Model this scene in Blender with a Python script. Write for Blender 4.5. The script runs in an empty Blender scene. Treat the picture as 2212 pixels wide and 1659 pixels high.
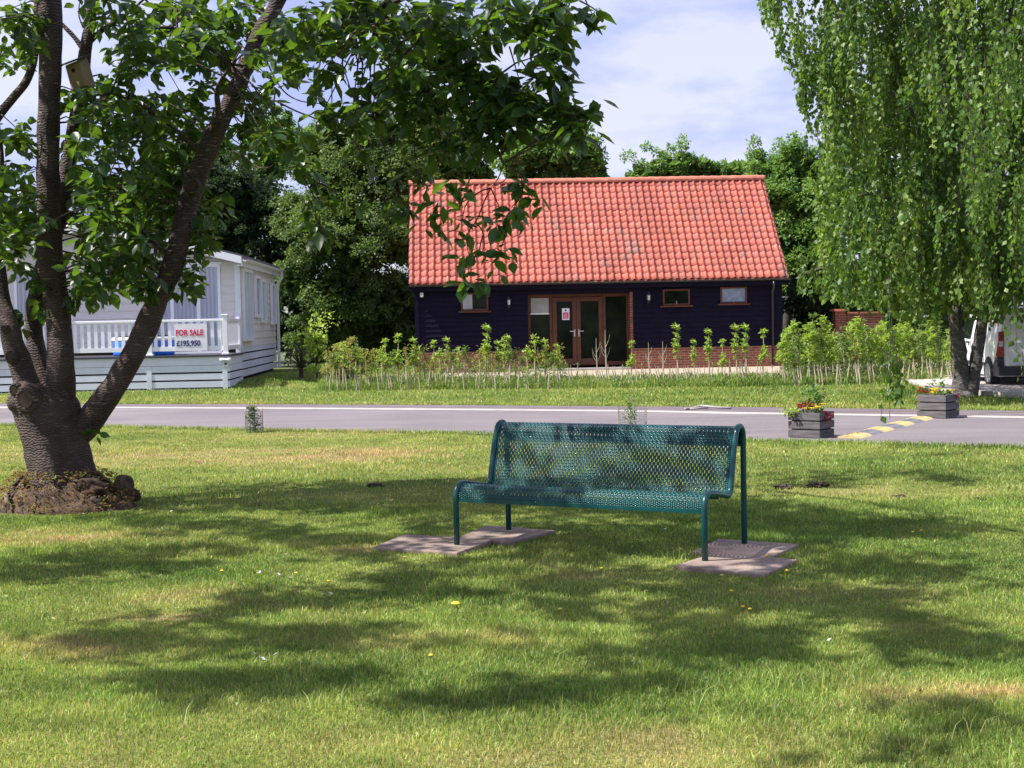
import bpy, bmesh, math, random
import numpy as np
from mathutils import Vector, Matrix

random.seed(7)
rng = np.random.default_rng(11)
SC = bpy.context.scene
COL = SC.collection

# ------------------------------------------------------------------ camera
FPX, EYE, HOR, ROLL = 3100.0, 1.55, 690.0, 0.02      # focal length in picture units (picture 2212 x 1659 units)
PITCH = math.atan((829.5 - HOR) / FPX)
cam_d = bpy.data.cameras.new('camera')
cam = bpy.data.objects.new('camera', cam_d)
COL.objects.link(cam)
cam_d.sensor_fit = 'HORIZONTAL'
cam_d.sensor_width = 36.0
cam_d.lens = FPX / 2212 * 36.0
cam_d.clip_start = 0.1
cam_d.clip_end = 3000
_f = Vector((0, math.cos(PITCH), -math.sin(PITCH)))
_u0 = Vector((0, math.sin(PITCH), math.cos(PITCH)))
_r0 = Vector((1, 0, 0))
_u = _u0 * math.cos(ROLL) + _r0 * math.sin(ROLL)
_r = _r0 * math.cos(ROLL) - _u0 * math.sin(ROLL)
M = Matrix((( _r.x, _u.x, -_f.x), (_r.y, _u.y, -_f.y), (_r.z, _u.z, -_f.z)))
cam.matrix_world = Matrix.Translation((0, 0, EYE)) @ M.to_4x4()
SC.camera = cam
CAM = Vector((0, 0, EYE))

# ------------------------------------------------------------------ sun, sky, exposure
SUN_EL = math.radians(52)
TO_SUN = Vector((-1.0, -0.20, 0)).normalized() * math.cos(SUN_EL) + Vector((0, 0, math.sin(SUN_EL)))
sl = bpy.data.lights.new('sun', 'SUN')
sl.energy = 5.0
sl.angle = math.radians(0.6)
sl.color = (1.0, 0.955, 0.89)
so = bpy.data.objects.new('sun', sl)
COL.objects.link(so)
so.rotation_euler = TO_SUN.to_track_quat('Z', 'Y').to_euler()
so.location = (-30, 0, 40)

W = bpy.data.worlds.new('World')
SC.world = W
W.use_nodes = True
wt = W.node_tree
for n in list(wt.nodes): wt.nodes.remove(n)
wo = wt.nodes.new('ShaderNodeOutputWorld')
bg = wt.nodes.new('ShaderNodeBackground')
sky = wt.nodes.new('ShaderNodeTexSky')
sky.sky_type = 'NISHITA'
sky.sun_disc = False
sky.sun_elevation = SUN_EL
sky.sun_rotation = math.atan2(TO_SUN.x, TO_SUN.y)
sky.air_density = 1.0
sky.dust_density = 1.5
sky.ozone_density = 2.0
bg.inputs['Strength'].default_value = 0.115
tc = wt.nodes.new('ShaderNodeTexCoord')
mp = wt.nodes.new('ShaderNodeMapping')
mp.inputs['Scale'].default_value = (1.0, 1.0, 2.6)
mp.inputs['Location'].default_value = (0.35, 0.2, 0.15)
nz = wt.nodes.new('ShaderNodeTexNoise')
nz.inputs['Scale'].default_value = 8.0
nz.inputs['Detail'].default_value = 7.0
nz.inputs['Roughness'].default_value = 0.55
cr = wt.nodes.new('ShaderNodeValToRGB')
cr.color_ramp.elements[0].position = 0.40
cr.color_ramp.elements[0].color = (2.35, 2.60, 4.70, 1)
cr.color_ramp.elements[1].position = 0.58
cr.color_ramp.elements[1].color = (4.1, 4.1, 5.3, 1)
mx = wt.nodes.new('ShaderNodeMix')
mx.data_type = 'RGBA'
mx.inputs['Factor'].default_value = 0.80        # thin high cloud over the blue
wt.links.new(tc.outputs['Generated'], mp.inputs['Vector'])
wt.links.new(mp.outputs['Vector'], nz.inputs['Vector'])
wt.links.new(nz.outputs['Fac'], cr.inputs['Fac'])
wt.links.new(cr.outputs['Color'], mx.inputs['B'])
wt.links.new(sky.outputs['Color'], mx.inputs['A'])
wt.links.new(mx.outputs['Result'], bg.inputs['Color'])
wt.links.new(bg.outputs['Background'], wo.inputs['Surface'])

SC.render.engine = 'CYCLES'
SC.view_settings.view_transform = 'Standard'
SC.view_settings.look = 'None'
SC.view_settings.exposure = 0.88
SC.view_settings.gamma = 1.0
SC.render.resolution_x = 1024
SC.render.resolution_y = 768

# ------------------------------------------------------------------ picture -> world helpers
def ray(px, py):
    return _f * FPX + _r * (px - 1106.0) + _u * (829.5 - py)

def at(px, py, Y):
    d = ray(px, py)
    return CAM + d * (Y / d.y)

def gnd(px, py, z=0.0):
    d = ray(px, py)
    return CAM + d * ((z - EYE) / d.z)

def proj(P):
    """world array (N,3) -> picture units"""
    Q = np.asarray(P, dtype=float) - np.array(CAM)
    fx = Q @ np.array(_f); rx = Q @ np.array(_r); ux = Q @ np.array(_u)
    fx = np.where(fx < 0.1, 0.1, fx)
    return 1106 + rx / fx * FPX, 829.5 - ux / fx * FPX

def on_plane(px, py, P0, n):
    d = ray(px, py)
    return CAM + d * ((P0 - CAM).dot(n) / d.dot(n))

# ------------------------------------------------------------------ value noise
_tab = rng.random((256, 256))
def vnoise(x, y):
    x = np.asarray(x, float); y = np.asarray(y, float)
    xi = np.floor(x).astype(int); yi = np.floor(y).astype(int)
    fx = x - xi; fy = y - yi
    fx = fx * fx * (3 - 2 * fx); fy = fy * fy * (3 - 2 * fy)
    a = _tab[xi % 256, yi % 256]; b = _tab[(xi + 1) % 256, yi % 256]
    c = _tab[xi % 256, (yi + 1) % 256]; d = _tab[(xi + 1) % 256, (yi + 1) % 256]
    return (a * (1 - fx) + b * fx) * (1 - fy) + (c * (1 - fx) + d * fx) * fy
def fbm(x, y, o=4):
    s = 0; a = 0.5; t = 0
    for k in range(o):
        s = s + a * vnoise(x * 2 ** k + 17.3 * k, y * 2 ** k + 9.1 * k); t += a; a *= 0.5
    return s / t

# ------------------------------------------------------------------ object helpers
def tag(o, label=None, cat=None, group=None, kind=None):
    if label: o['label'] = label
    if cat: o['category'] = cat
    if group: o['group'] = group
    if kind: o['kind'] = kind
    return o

def thing(name, label, cat, loc=(0, 0, 0), rz=0.0, group=None):
    o = bpy.data.objects.new(name, None)
    o.empty_display_size = 0.2
    COL.objects.link(o)
    o.location = loc
    o.rotation_euler = (0, 0, rz)
    return tag(o, label, cat, group)

def link(name, me, mat=None, parent=None):
    o = bpy.data.objects.new(name, me)
    if mat is not None: me.materials.append(mat)
    COL.objects.link(o)
    if parent is not None: o.parent = parent
    return o

def np_mesh(name, V, F, mat, parent=None, attrs=None, smooth=False):
    """V (N,3); F list of (M,k) int arrays"""
    me = bpy.data.meshes.new(name)
    V = np.asarray(V, dtype=np.float32)
    me.vertices.add(len(V)); me.vertices.foreach_set('co', V.ravel())
    loops = []; starts = []; pos = 0
    for f in F:
        f = np.asarray(f, dtype=np.int32)
        if f.size == 0: continue
        k = f.shape[1]
        loops.append(f.ravel()); starts.append(pos + np.arange(len(f), dtype=np.int32) * k); pos += f.size
    loops = np.concatenate(loops); starts = np.concatenate(starts)
    me.loops.add(len(loops)); me.loops.foreach_set('vertex_index', loops)
    me.polygons.add(len(starts)); me.polygons.foreach_set('loop_start', starts)
    if smooth: me.polygons.foreach_set('use_smooth', np.ones(len(starts), dtype=bool))
    me.update(calc_edges=True)
    if attrs:
        for k, a in attrs.items():
            at_ = me.attributes.new(k, 'FLOAT', 'POINT')
            at_.data.foreach_set('value', np.asarray(a, dtype=np.float32))
    return link(name, me, mat, parent)

class MB:
    """collects boxes, tubes and polygons into one mesh"""
    def __init__(s): s.v = []; s.f = []
    def add(s, v, f):
        b = len(s.v); s.v += [tuple(p) for p in v]; s.f += [tuple(i + b for i in q) for q in f]
    def box(s, x0, x1, y0, y1, z0, z1):
        s.add([(x0,y0,z0),(x1,y0,z0),(x1,y1,z0),(x0,y1,z0),(x0,y0,z1),(x1,y0,z1),(x1,y1,z1),(x0,y1,z1)],
              [(0,3,2,1),(4,5,6,7),(0,1,5,4),(1,2,6,5),(2,3,7,6),(3,0,4,7)])
    def prism(s, pts, z0, z1):
        n = len(pts)
        s.add([(p[0],p[1],z0) for p in pts] + [(p[0],p[1],z1) for p in pts],
              [tuple(range(n))[::-1], tuple(range(n, 2*n))] + [(i,(i+1)%n,n+(i+1)%n,n+i) for i in range(n)])
    def hull8(s, a, b):
        s.add(list(a) + list(b), [(0,3,2,1),(4,5,6,7),(0,1,5,4),(1,2,6,5),(2,3,7,6),(3,0,4,7)])
    def tube(s, pts, rad, n=8, cap=True):
        pts = [Vector(p) for p in pts]
        if not hasattr(rad, '__len__'): rad = [rad] * len(pts)
        rings = []; ref = None
        for i, p in enumerate(pts):
            t = (pts[min(i+1, len(pts)-1)] - pts[max(i-1, 0)])
            if t.length < 1e-9: t = Vector((0,0,1))
            t.normalize()
            if ref is None:
                ref = Vector((1,0,0)) if abs(t.x) < 0.8 else Vector((0,1,0))
            a = (ref - t * ref.dot(t)).normalized(); ref = a
            b = t.cross(a)
            rings.append([p + (a * math.cos(2*math.pi*k/n) + b * math.sin(2*math.pi*k/n)) * rad[i] for k in range(n)])
        v = [q for r_ in rings for q in r_]
        f = []
        for i in range(len(pts)-1):
            for k in range(n):
                f.append((i*n+k, i*n+(k+1)%n, (i+1)*n+(k+1)%n, (i+1)*n+k))
        if cap:
            f.append(tuple(range(n))[::-1]); f.append(tuple((len(pts)-1)*n + k for k in range(n)))
        s.add(v, f)
    def lathe(s, prof, c=(0,0,0), n=20, axis='z'):
        v = []
        for r, h in prof:
            for k in range(n):
                a = 2*math.pi*k/n
                if axis == 'z': v.append((c[0]+r*math.cos(a), c[1]+r*math.sin(a), c[2]+h))
                else: v.append((c[0]+h, c[1]+r*math.cos(a), c[2]+r*math.sin(a)))
        f = []
        for i in range(len(prof)-1):
            for k in range(n): f.append((i*n+k, i*n+(k+1)%n, (i+1)*n+(k+1)%n, (i+1)*n+k))
        f.append(tuple(range(n))[::-1]); f.append(tuple((len(prof)-1)*n+k for k in range(n)))
        s.add(v, f)
    def build(s, name, mat, parent=None, smooth=False, bevel=0, xf=None):
        me = bpy.data.meshes.new(name)
        v = s.v if xf is None else [xf @ Vector(p) for p in s.v]
        me.from_pydata(v, [], s.f)
        if smooth: me.polygons.foreach_set('use_smooth', [True]*len(me.polygons))
        me.update()
        o = link(name, me, mat, parent)
        if bevel:
            m = o.modifiers.new('bevel', 'BEVEL'); m.width = bevel; m.segments = 2; m.limit_method = 'ANGLE'
        return o

def boxo(name, mat, parent, x0, x1, y0, y1, z0, z1, bevel=0, label=None):
    b = MB(); b.box(x0, x1, y0, y1, z0, z1)
    o = b.build(name, mat, parent, bevel=bevel)
    if label: o['label'] = label
    return o

def catmull(pts, per=6):
    P = [Vector(p) for p in pts]; P = [P[0]*2-P[1]] + P + [P[-1]*2-P[-2]]
    out = []
    for i in range(1, len(P)-2):
        for k in range(per):
            t = k/per
            out.append(0.5*((2*P[i]) + (P[i+1]-P[i-1])*t + (2*P[i-1]-5*P[i]+4*P[i+1]-P[i+2])*t*t + (3*P[i]-P[i-1]-3*P[i+1]+P[i+2])*t**3))
    out.append(P[-2].copy())
    return out

# ------------------------------------------------------------------ materials
MATS = {}
class NT:
    def __init__(s, name):
        s.m = bpy.data.materials.new(name); s.m.use_nodes = True
        s.t = s.m.node_tree
        for n in list(s.t.nodes): s.t.nodes.remove(n)
        s.out = s.t.nodes.new('ShaderNodeOutputMaterial')
        MATS[name] = s.m
    def n(s, typ, **kw):
        nd = s.t.nodes.new(typ)
        for k, v in kw.items():
            if hasattr(nd, k): setattr(nd, k, v)
            else: nd.inputs[k.replace('_', ' ')].default_value = v
        return nd
    def l(s, a, b): s.t.links.new(a, b)
    def coord(s, scale=(1,1,1), space='Object', rot=(0,0,0)):
        tc = s.n('ShaderNodeTexCoord'); mp = s.n('ShaderNodeMapping')
        mp.inputs['Scale'].default_value = scale
        mp.inputs['Rotation'].default_value = rot
        s.l(tc.outputs[space], mp.inputs['Vector'])
        return mp.outputs['Vector']
    def noise(s, vec, scale, detail=4, rough=0.55):
        nz = s.n('ShaderNodeTexNoise'); nz.inputs['Scale'].default_value = scale
        nz.inputs['Detail'].default_value = detail; nz.inputs['Roughness'].default_value = rough
        s.l(vec, nz.inputs['Vector']); return nz.outputs['Fac']
    def ramp(s, fac, stops):
        r = s.n('ShaderNodeValToRGB'); e = r.color_ramp.elements
        e[0].position = stops[0][0]; e[0].color = (*stops[0][1], 1)
        e[1].position = stops[-1][0]; e[1].color = (*stops[-1][1], 1)
        for p, c in stops[1:-1]:
            q = e.new(p); q.color = (*c, 1)
        s.l(fac, r.inputs['Fac']); return r.outputs['Color']
    def mix(s, fac, a, b, mode='MIX'):
        m = s.n('ShaderNodeMix'); m.data_type = 'RGBA'; m.blend_type = mode
        for sock, v in ((m.inputs['Factor'], fac), (m.inputs['A'], a), (m.inputs['B'], b)):
            if isinstance(v, (int, float)): sock.default_value = v
            elif isinstance(v, tuple): sock.default_value = (*v, 1) if len(v) == 3 else v
            else: s.l(v, sock)
        return m.outputs['Result']
    def math(s, op, a, b=0.0):
        m = s.n('ShaderNodeMath', operation=op)
        for i, v in enumerate((a, b)):
            if isinstance(v, (int, float)): m.inputs[i].default_value = v
            else: s.l(v, m.inputs[i])
        return m.outputs[0]
    def attr(s, name):
        a = s.n('ShaderNodeAttribute'); a.attribute_name = name; return a.outputs['Fac']
    def bump(s, h, strength=0.5, dist=0.01):
        b = s.n('ShaderNodeBump'); b.inputs['Strength'].default_value = strength
        b.inputs['Distance'].default_value = dist; s.l(h, b.inputs['Height']); return b.outputs['Normal']
    def bsdf(s, col, rough=0.6, metal=0.0, spec=0.5, normal=None, trans=0.0, coat=0.0, emit=None):
        p = s.n('ShaderNodeBsdfPrincipled')
        if isinstance(col, tuple): p.inputs['Base Color'].default_value = (*col, 1)
        else: s.l(col, p.inputs['Base Color'])
        if isinstance(rough, (int, float)): p.inputs['Roughness'].default_value = rough
        else: s.l(rough, p.inputs['Roughness'])
        p.inputs['Metallic'].default_value = metal
        p.inputs['Specular IOR Level'].default_value = spec
        p.inputs['Coat Weight'].default_value = coat
        p.inputs['Transmission Weight'].default_value = trans
        if normal is not None: s.l(normal, p.inputs['Normal'])
        return p.outputs['BSDF']
    def done(s, sh): s.l(sh, s.out.inputs['Surface']); return s.m

def simple(name, col, rough=0.6, metal=0.0, spec=0.5, var=0.12, scale=6.0, bump=0.0, coat=0.0):
    t = NT(name); v = t.coord()
    f = t.noise(v, scale, 5)
    lo = tuple(c*(1-var) for c in col); hi = tuple(min(1, c*(1+var)) for c in col)
    c = t.ramp(f, [(0.3, lo), (0.7, hi)])
    nm = t.bump(t.noise(v, scale*12, 3), bump, 0.004) if bump else None
    return t.done(t.bsdf(c, rough, metal, spec, nm, coat=coat))

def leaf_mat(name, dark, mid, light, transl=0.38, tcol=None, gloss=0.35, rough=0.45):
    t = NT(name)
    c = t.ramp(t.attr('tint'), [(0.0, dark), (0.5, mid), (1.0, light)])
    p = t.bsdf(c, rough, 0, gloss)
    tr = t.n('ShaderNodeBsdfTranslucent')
    tc_ = t.mix(0.5, c, tcol if tcol else light)
    g = t.mix(1.0, tc_, (1.5, 1.6, 0.9), 'MULTIPLY')
    t.l(g, tr.inputs['Color'])
    ms = t.n('ShaderNodeMixShader'); ms.inputs[0].default_value = transl
    t.l(p, ms.inputs[1]); t.l(tr.outputs[0], ms.inputs[2])
    return t.done(ms.outputs[0])

def brick_mat(name, c1, c2, mortar, bw=0.225, bh=0.075):
    t = NT(name)
    tc = t.n('ShaderNodeTexCoord'); sp = t.n('ShaderNodeSeparateXYZ'); cb = t.n('ShaderNodeCombineXYZ')
    t.l(tc.outputs['Object'], sp.inputs[0])
    t.l(t.math('ADD', sp.outputs[0], sp.outputs[1]), cb.inputs[0]); t.l(sp.outputs[2], cb.inputs[1])
    b = t.n('ShaderNodeTexBrick')
    b.inputs['Scale'].default_value = 1.0
    b.inputs['Brick Width'].default_value = bw; b.inputs['Row Height'].default_value = bh
    b.inputs['Mortar Size'].default_value = 0.007; b.inputs['Mortar Smooth'].default_value = 0.2
    b.inputs['Bias'].default_value = 0.0
    b.inputs['Color1'].default_value = (*c1, 1); b.inputs['Color2'].default_value = (*c2, 1); b.inputs['Mortar'].default_value = (*mortar, 1)
    t.l(cb.outputs[0], b.inputs['Vector'])
    c = t.mix(0.5, b.outputs['Color'], t.ramp(t.noise(cb.outputs[0], 9, 5), [(0.3, (0.5,0.5,0.5)), (0.7, (1.2,1.15,1.1))]), 'MULTIPLY')
    h = t.math('SUBTRACT', 1.0, b.outputs['Fac'])
    return t.done(t.bsdf(c, 0.85, 0, 0.2, t.bump(h, 0.8, 0.008)))

# paints, metals, stone
simple('white_upvc', (0.72, 0.73, 0.78), 0.35, var=0.04)
simple('white_rail', (0.80, 0.81, 0.86), 0.35, var=0.03)
simple('pale_skirting', (0.62, 0.65, 0.74), 0.5, var=0.07, scale=3)
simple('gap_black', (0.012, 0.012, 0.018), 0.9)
simple('black_gutter', (0.02, 0.02, 0.024), 0.35)
simple('lamp_metal', (0.03, 0.03, 0.035), 0.3)
simple('steel', (0.55, 0.55, 0.55), 0.3, metal=0.9)
simple('sign_white', (0.78, 0.76, 0.82), 0.45, var=0.03)
simple('sign_red', (0.62, 0.02, 0.10), 0.5, var=0.03)
simple('sign_navy', (0.03, 0.03, 0.17), 0.5, var=0.03)
simple('tub_blue', (0.01, 0.16, 0.75), 0.4, var=0.1)
simple('rim_silver', (0.42, 0.42, 0.44), 0.4, var=0.1)
simple('tyre', (0.02, 0.02, 0.022), 0.85, bump=0.2)
simple('van_white', (0.82, 0.83, 0.86), 0.2, var=0.02, coat=0.6)
simple('van_black', (0.025, 0.025, 0.035), 0.55)
simple('red_lens', (0.30, 0.002, 0.010), 0.25, coat=0.2)
simple('clear_lens', (0.6, 0.6, 0.62), 0.15)
simple('plate_yellow', (0.80, 0.50, 0.04), 0.4, var=0.03)
simple('bump_yellow', (0.52, 0.40, 0.18), 0.7, var=0.2, scale=14, bump=0.4)
simple('bump_black', (0.16, 0.16, 0.18), 0.8, var=0.25, scale=14, bump=0.5)
simple('concrete', (0.42, 0.38, 0.34), 0.9, var=0.18, scale=5, bump=0.3)
simple('gravel_pale', (0.36, 0.30, 0.22), 0.95, var=0.25, scale=10, bump=0.5)
simple('kerb_white', (0.34, 0.31, 0.305), 0.8, var=0.12, scale=3, bump=0.2)
simple('chicken_wire', (0.22, 0.24, 0.22), 0.4, metal=0.6)
simple('soil', (0.05, 0.033, 0.022), 0.95, var=0.4, scale=12, bump=0.8)
simple('petal_yellow', (0.85, 0.60, 0.02), 0.6, var=0.05)
simple('petal_white', (0.75, 0.75, 0.78), 0.6, var=0.05)
simple('petal_red', (0.33, 0.015, 0.03), 0.6, var=0.3, scale=30)
simple('clay_ridge', (0.50, 0.17, 0.11), 0.75, var=0.3, scale=3, bump=0.2)
simple('nest_wood', (0.34, 0.24, 0.13), 0.8, var=0.15, scale=9)
simple('nest_roof', (0.035, 0.06, 0.04), 0.8)
simple('cut_wood', (0.16, 0.12, 0.09), 0.8, var=0.3, scale=12)
simple('cloth_grey', (0.35, 0.35, 0.37), 0.8)
simple('roof_dark', (0.045, 0.045, 0.06), 0.6)
brick_mat('brick_red', (0.25, 0.075, 0.045), (0.17, 0.05, 0.035), (0.30, 0.25, 0.21))

def plank_mat(name, col, pitch, rough=0.6, var=0.25, spec=0.4):
    """horizontal boards: a lap line at every pitch in z, streaky along the board"""
    t = NT(name); v = t.coord((1.2, 1.2, 9))
    f = t.noise(v, 2.5, 6)
    lo = tuple(c*(1-var) for c in col); hi = tuple(min(1, c*(1+var)) for c in col)
    c = t.ramp(f, [(0.3, lo), (0.7, hi)])
    return t.done(t.bsdf(c, rough, 0, spec, t.bump(t.noise(t.coord((3, 3, 60)), 3, 4), 0.25, 0.003)))
plank_mat('barn_boards', (0.0075, 0.0055, 0.0190), 0.15, 0.7, 0.35, 0.12)
plank_mat('home_cladding', (0.67, 0.63, 0.60), 0.2, 0.5, 0.05)
plank_mat('planter_wood', (0.115, 0.105, 0.11), 0.1, 0.85, 0.45, 0.2)
plank_mat('door_wood', (0.10, 0.030, 0.017), 0.2, 0.5, 0.25)

# glass: dark panes, mottled green of reflected trees put into the colour
t = NT('window_glass')
v = t.coord()
t.done(t.bsdf(t.ramp(t.noise(v, 1.3, 4), [(0.35, (0.003,0.004,0.004)), (0.7, (0.016,0.024,0.014))]), 0.06, 0, 0.10))
t = NT('frosted_glass')
t.done(t.bsdf(t.ramp(t.noise(t.coord(), 7, 3), [(0.3, (0.16,0.20,0.30)), (0.7, (0.28,0.34,0.46))]), 0.25, 0, 0.7))
t = NT('curtain')
v = t.coord()
wv = t.n('ShaderNodeTexWave'); wv.inputs['Scale'].default_value = 3.0; wv.inputs['Distortion'].default_value = 1.5
t.l(v, wv.inputs['Vector'])
t.done(t.bsdf(t.ramp(wv.outputs['Fac'], [(0.0, (0.60,0.63,0.74)), (1.0, (0.84,0.86,0.92))]), 0.7, 0, 0.3, t.bump(wv.outputs['Fac'], 0.2, 0.01)))

# clay pantiles: every tile gets its own tone from the vertex attribute
t = NT('pantile')
a = t.attr('tint')
c = t.ramp(a, [(0.0, (0.36,0.175,0.145)), (0.15, (0.47,0.165,0.125)), (0.5, (0.56,0.155,0.112)), (0.8, (0.60,0.17,0.120)), (1.0, (0.58,0.23,0.17))])
c = t.mix(0.55, c, t.ramp(t.noise(t.coord(), 26, 5, 0.65), [(0.3, (0.60,0.55,0.55)), (0.65, (1.15,1.12,1.1))]), 'MULTIPLY')
c = t.mix(0.7, c, t.ramp(t.noise(t.coord((1.2, 0.35, 0.35)), 1.1, 5, 0.6), [(0.32, (0.66,0.68,0.70)), (0.55, (1.03,1.0,1.0)), (0.75, (1.15,1.12,1.1))]), 'MULTIPLY')
t.done(t.bsdf(c, 0.75, 0, 0.3, t.bump(t.noise(t.coord(), 60, 4), 0.3, 0.004)))

# asphalt
t = NT('asphalt')
v = t.coord()
c = t.ramp(t.noise(v, 0.5, 6), [(0.3, (0.160,0.141,0.149)), (0.7, (0.212,0.188,0.197))])
c = t.mix(0.35, c, t.ramp(t.noise(v, 90, 3), [(0.3, (0.3,0.3,0.3)), (0.7, (1.45,1.45,1.45))]), 'MULTIPLY')
c = t.mix(0.6, c, t.ramp(t.noise(t.coord((0.15,1.6,1), rot=(0,0,0.42)), 1.2, 5), [(0.35, (0.78,0.78,0.80)), (0.6, (1.08,1.06,1.05))]), 'MULTIPLY')
t.done(t.bsdf(c, 0.9, 0, 0.25, t.bump(t.noise(v, 200, 2), 0.5, 0.004)))
t = NT('asphalt_dark')
v = t.coord()
c = t.ramp(t.noise(v, 2.0, 6), [(0.3, (0.125,0.10,0.11)), (0.7, (0.17,0.145,0.155))])
t.done(t.bsdf(c, 0.9, 0, 0.25, t.bump(t.noise(v, 200, 2), 0.5, 0.004)))

# lawn ground and blades share the 'dry' attribute
t = NT('lawn_soil')
v = t.coord()
g = t.ramp(t.attr('dry'), [(0.0, (0.10,0.14,0.03)), (0.45, (0.24,0.26,0.07)), (0.75, (0.38,0.32,0.14)), (1.0, (0.40,0.22,0.14))])
c = t.mix(0.9, g, t.ramp(t.noise(v, 38, 5, 0.7), [(0.3, (0.35,0.35,0.35)), (0.7, (1.25,1.25,1.2))]), 'MULTIPLY')
t.done(t.bsdf(c, 0.95, 0, 0.1, t.bump(t.noise(v, 60, 4), 1.0, 0.03)))
t = NT('grass_blade')
d = t.ramp(t.attr('dry'), [(0.0, (0.125,0.235,0.040)), (0.4, (0.29,0.375,0.085)), (0.75, (0.46,0.42,0.16)), (1.0, (0.52,0.36,0.20))])
c = t.mix(1.0, d, t.ramp(t.attr('tint'), [(0.0, (0.52,0.55,0.52)), (0.5, (0.95,0.95,0.95)), (1.0, (1.5,1.45,1.4))]), 'MULTIPLY')
p = t.bsdf(c, 0.5, 0, 0.35)
tr = t.n('ShaderNodeBsdfTranslucent'); t.l(t.mix(1.0, c, (1.3,1.35,0.8), 'MULTIPLY'), tr.inputs['Color'])
ms = t.n('ShaderNodeMixShader'); ms.inputs[0].default_value = 0.35
t.l(p, ms.inputs[1]); t.l(tr.outputs[0], ms.inputs[2]); t.done(ms.outputs[0])

# barks
t = NT('cherry_bark')
v = t.coord((1, 1, 1))
wv = t.n('ShaderNodeTexWave'); wv.wave_type = 'BANDS'; wv.bands_direction = 'Z'
wv.inputs['Scale'].default_value = 13.0; wv.inputs['Distortion'].default_value = 9.0; wv.inputs['Detail'].default_value = 5; wv.inputs['Detail Scale'].default_value = 1.6
t.l(t.coord((1.4, 1.4, 1.0)), wv.inputs['Vector'])
c = t.ramp(t.noise(v, 4, 6), [(0.3, (0.042,0.028,0.025)), (0.7, (0.105,0.077,0.068))])
c = t.mix(0.42, c, t.ramp(wv.outputs['Fac'], [(0.1, (0.45,0.4,0.4)), (0.8, (1.5,1.4,1.45))]), 'MULTIPLY')
len_ = t.ramp(t.noise(t.coord((9, 9, 70)), 1.0, 2), [(0.66, (0,0,0)), (0.72, (1,1,1))])
c = t.mix(len_, c, (0.30, 0.25, 0.20))
h = t.math('ADD', wv.outputs['Fac'], t.math('MULTIPLY', t.noise(v, 22, 5), 0.7))
t.done(t.bsdf(c, 0.75, 0, 0.3, t.bump(h, 0.7, 0.014)))
t = NT('birch_bark')
v = t.coord((3, 3, 9))
c = t.ramp(t.noise(v, 2.2, 6, 0.7), [(0.35, (0.05,0.045,0.042)), (0.6, (0.15,0.135,0.125)), (0.74, (0.42,0.40,0.38))])
t.done(t.bsdf(c, 0.85, 0, 0.2, t.bump(t.noise(v, 5, 6), 1.0, 0.03)))
simple('dark_bark', (0.06, 0.05, 0.04), 0.9, var=0.3, bump=0.6)
simple('stem_bark', (0.40, 0.34, 0.25), 0.9, var=0.3, scale=20)
simple('root_litter', (0.075, 0.045, 0.03), 0.95, var=0.7, scale=16, bump=1.0)

leaf_mat('cherry_leaf', (0.010,0.030,0.014), (0.021,0.058,0.020), (0.065,0.130,0.028), 0.36, (0.20,0.32,0.02), 0.5, 0.36)
leaf_mat('birch_leaf', (0.024,0.058,0.012), (0.072,0.142,0.027), (0.25,0.34,0.080), 0.39, (0.18,0.28,0.03), 0.3, 0.45)
leaf_mat('olive_leaf', (0.045,0.085,0.025), (0.105,0.165,0.042), (0.24,0.30,0.09), 0.36)
leaf_mat('green_leaf', (0.040,0.095,0.030), (0.095,0.19,0.050), (0.21,0.32,0.09), 0.40)
leaf_mat('muted_leaf', (0.032,0.066,0.022), (0.082,0.140,0.042), (0.21,0.28,0.09), 0.34)
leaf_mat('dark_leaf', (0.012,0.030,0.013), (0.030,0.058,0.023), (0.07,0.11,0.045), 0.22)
leaf_mat('lime_leaf', (0.12,0.19,0.028), (0.26,0.36,0.055), (0.42,0.52,0.13), 0.40)
leaf_mat('straw_leaf', (0.13,0.125,0.035), (0.24,0.23,0.065), (0.36,0.36,0.11), 0.35)
leaf_mat('weed_leaf', (0.055,0.12,0.025), (0.12,0.19,0.045), (0.24,0.30,0.10), 0.35)
leaf_mat('rust_leaf', (0.14,0.06,0.03), (0.24,0.12,0.05), (0.30,0.22,0.08), 0.35)
leaf_mat('strap_leaf', (0.03,0.05,0.03), (0.06,0.08,0.045), (0.13,0.13,0.07), 0.25)

# bench paint
t = NT('teal_paint')
v = t.coord()
t.done(t.bsdf(t.ramp(t.noise(v, 3, 5), [(0.3, (0.002,0.044,0.049)), (0.7, (0.003,0.074,0.071))]), t.ramp(t.noise(v, 9, 4), [(0.3,(0.22,)*3),(0.7,(0.36,)*3)]), 0, 0.4, coat=0.1))
t = NT('paving_slab')
v = t.coord((1, 1, 1), 'Generated')
vw = t.coord()
c = t.ramp(t.noise(vw, 3, 6), [(0.3, (0.20,0.15,0.125)), (0.7, (0.34,0.26,0.215))])
c = t.mix(0.5, c, t.ramp(t.noise(vw, 45, 4), [(0.3, (0.55,0.55,0.55)), (0.7, (1.2,1.2,1.2))]), 'MULTIPLY')
t.done(t.bsdf(c, 0.9, 0, 0.2, t.bump(t.noise(vw, 40, 5), 0.6, 0.006)))
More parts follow.
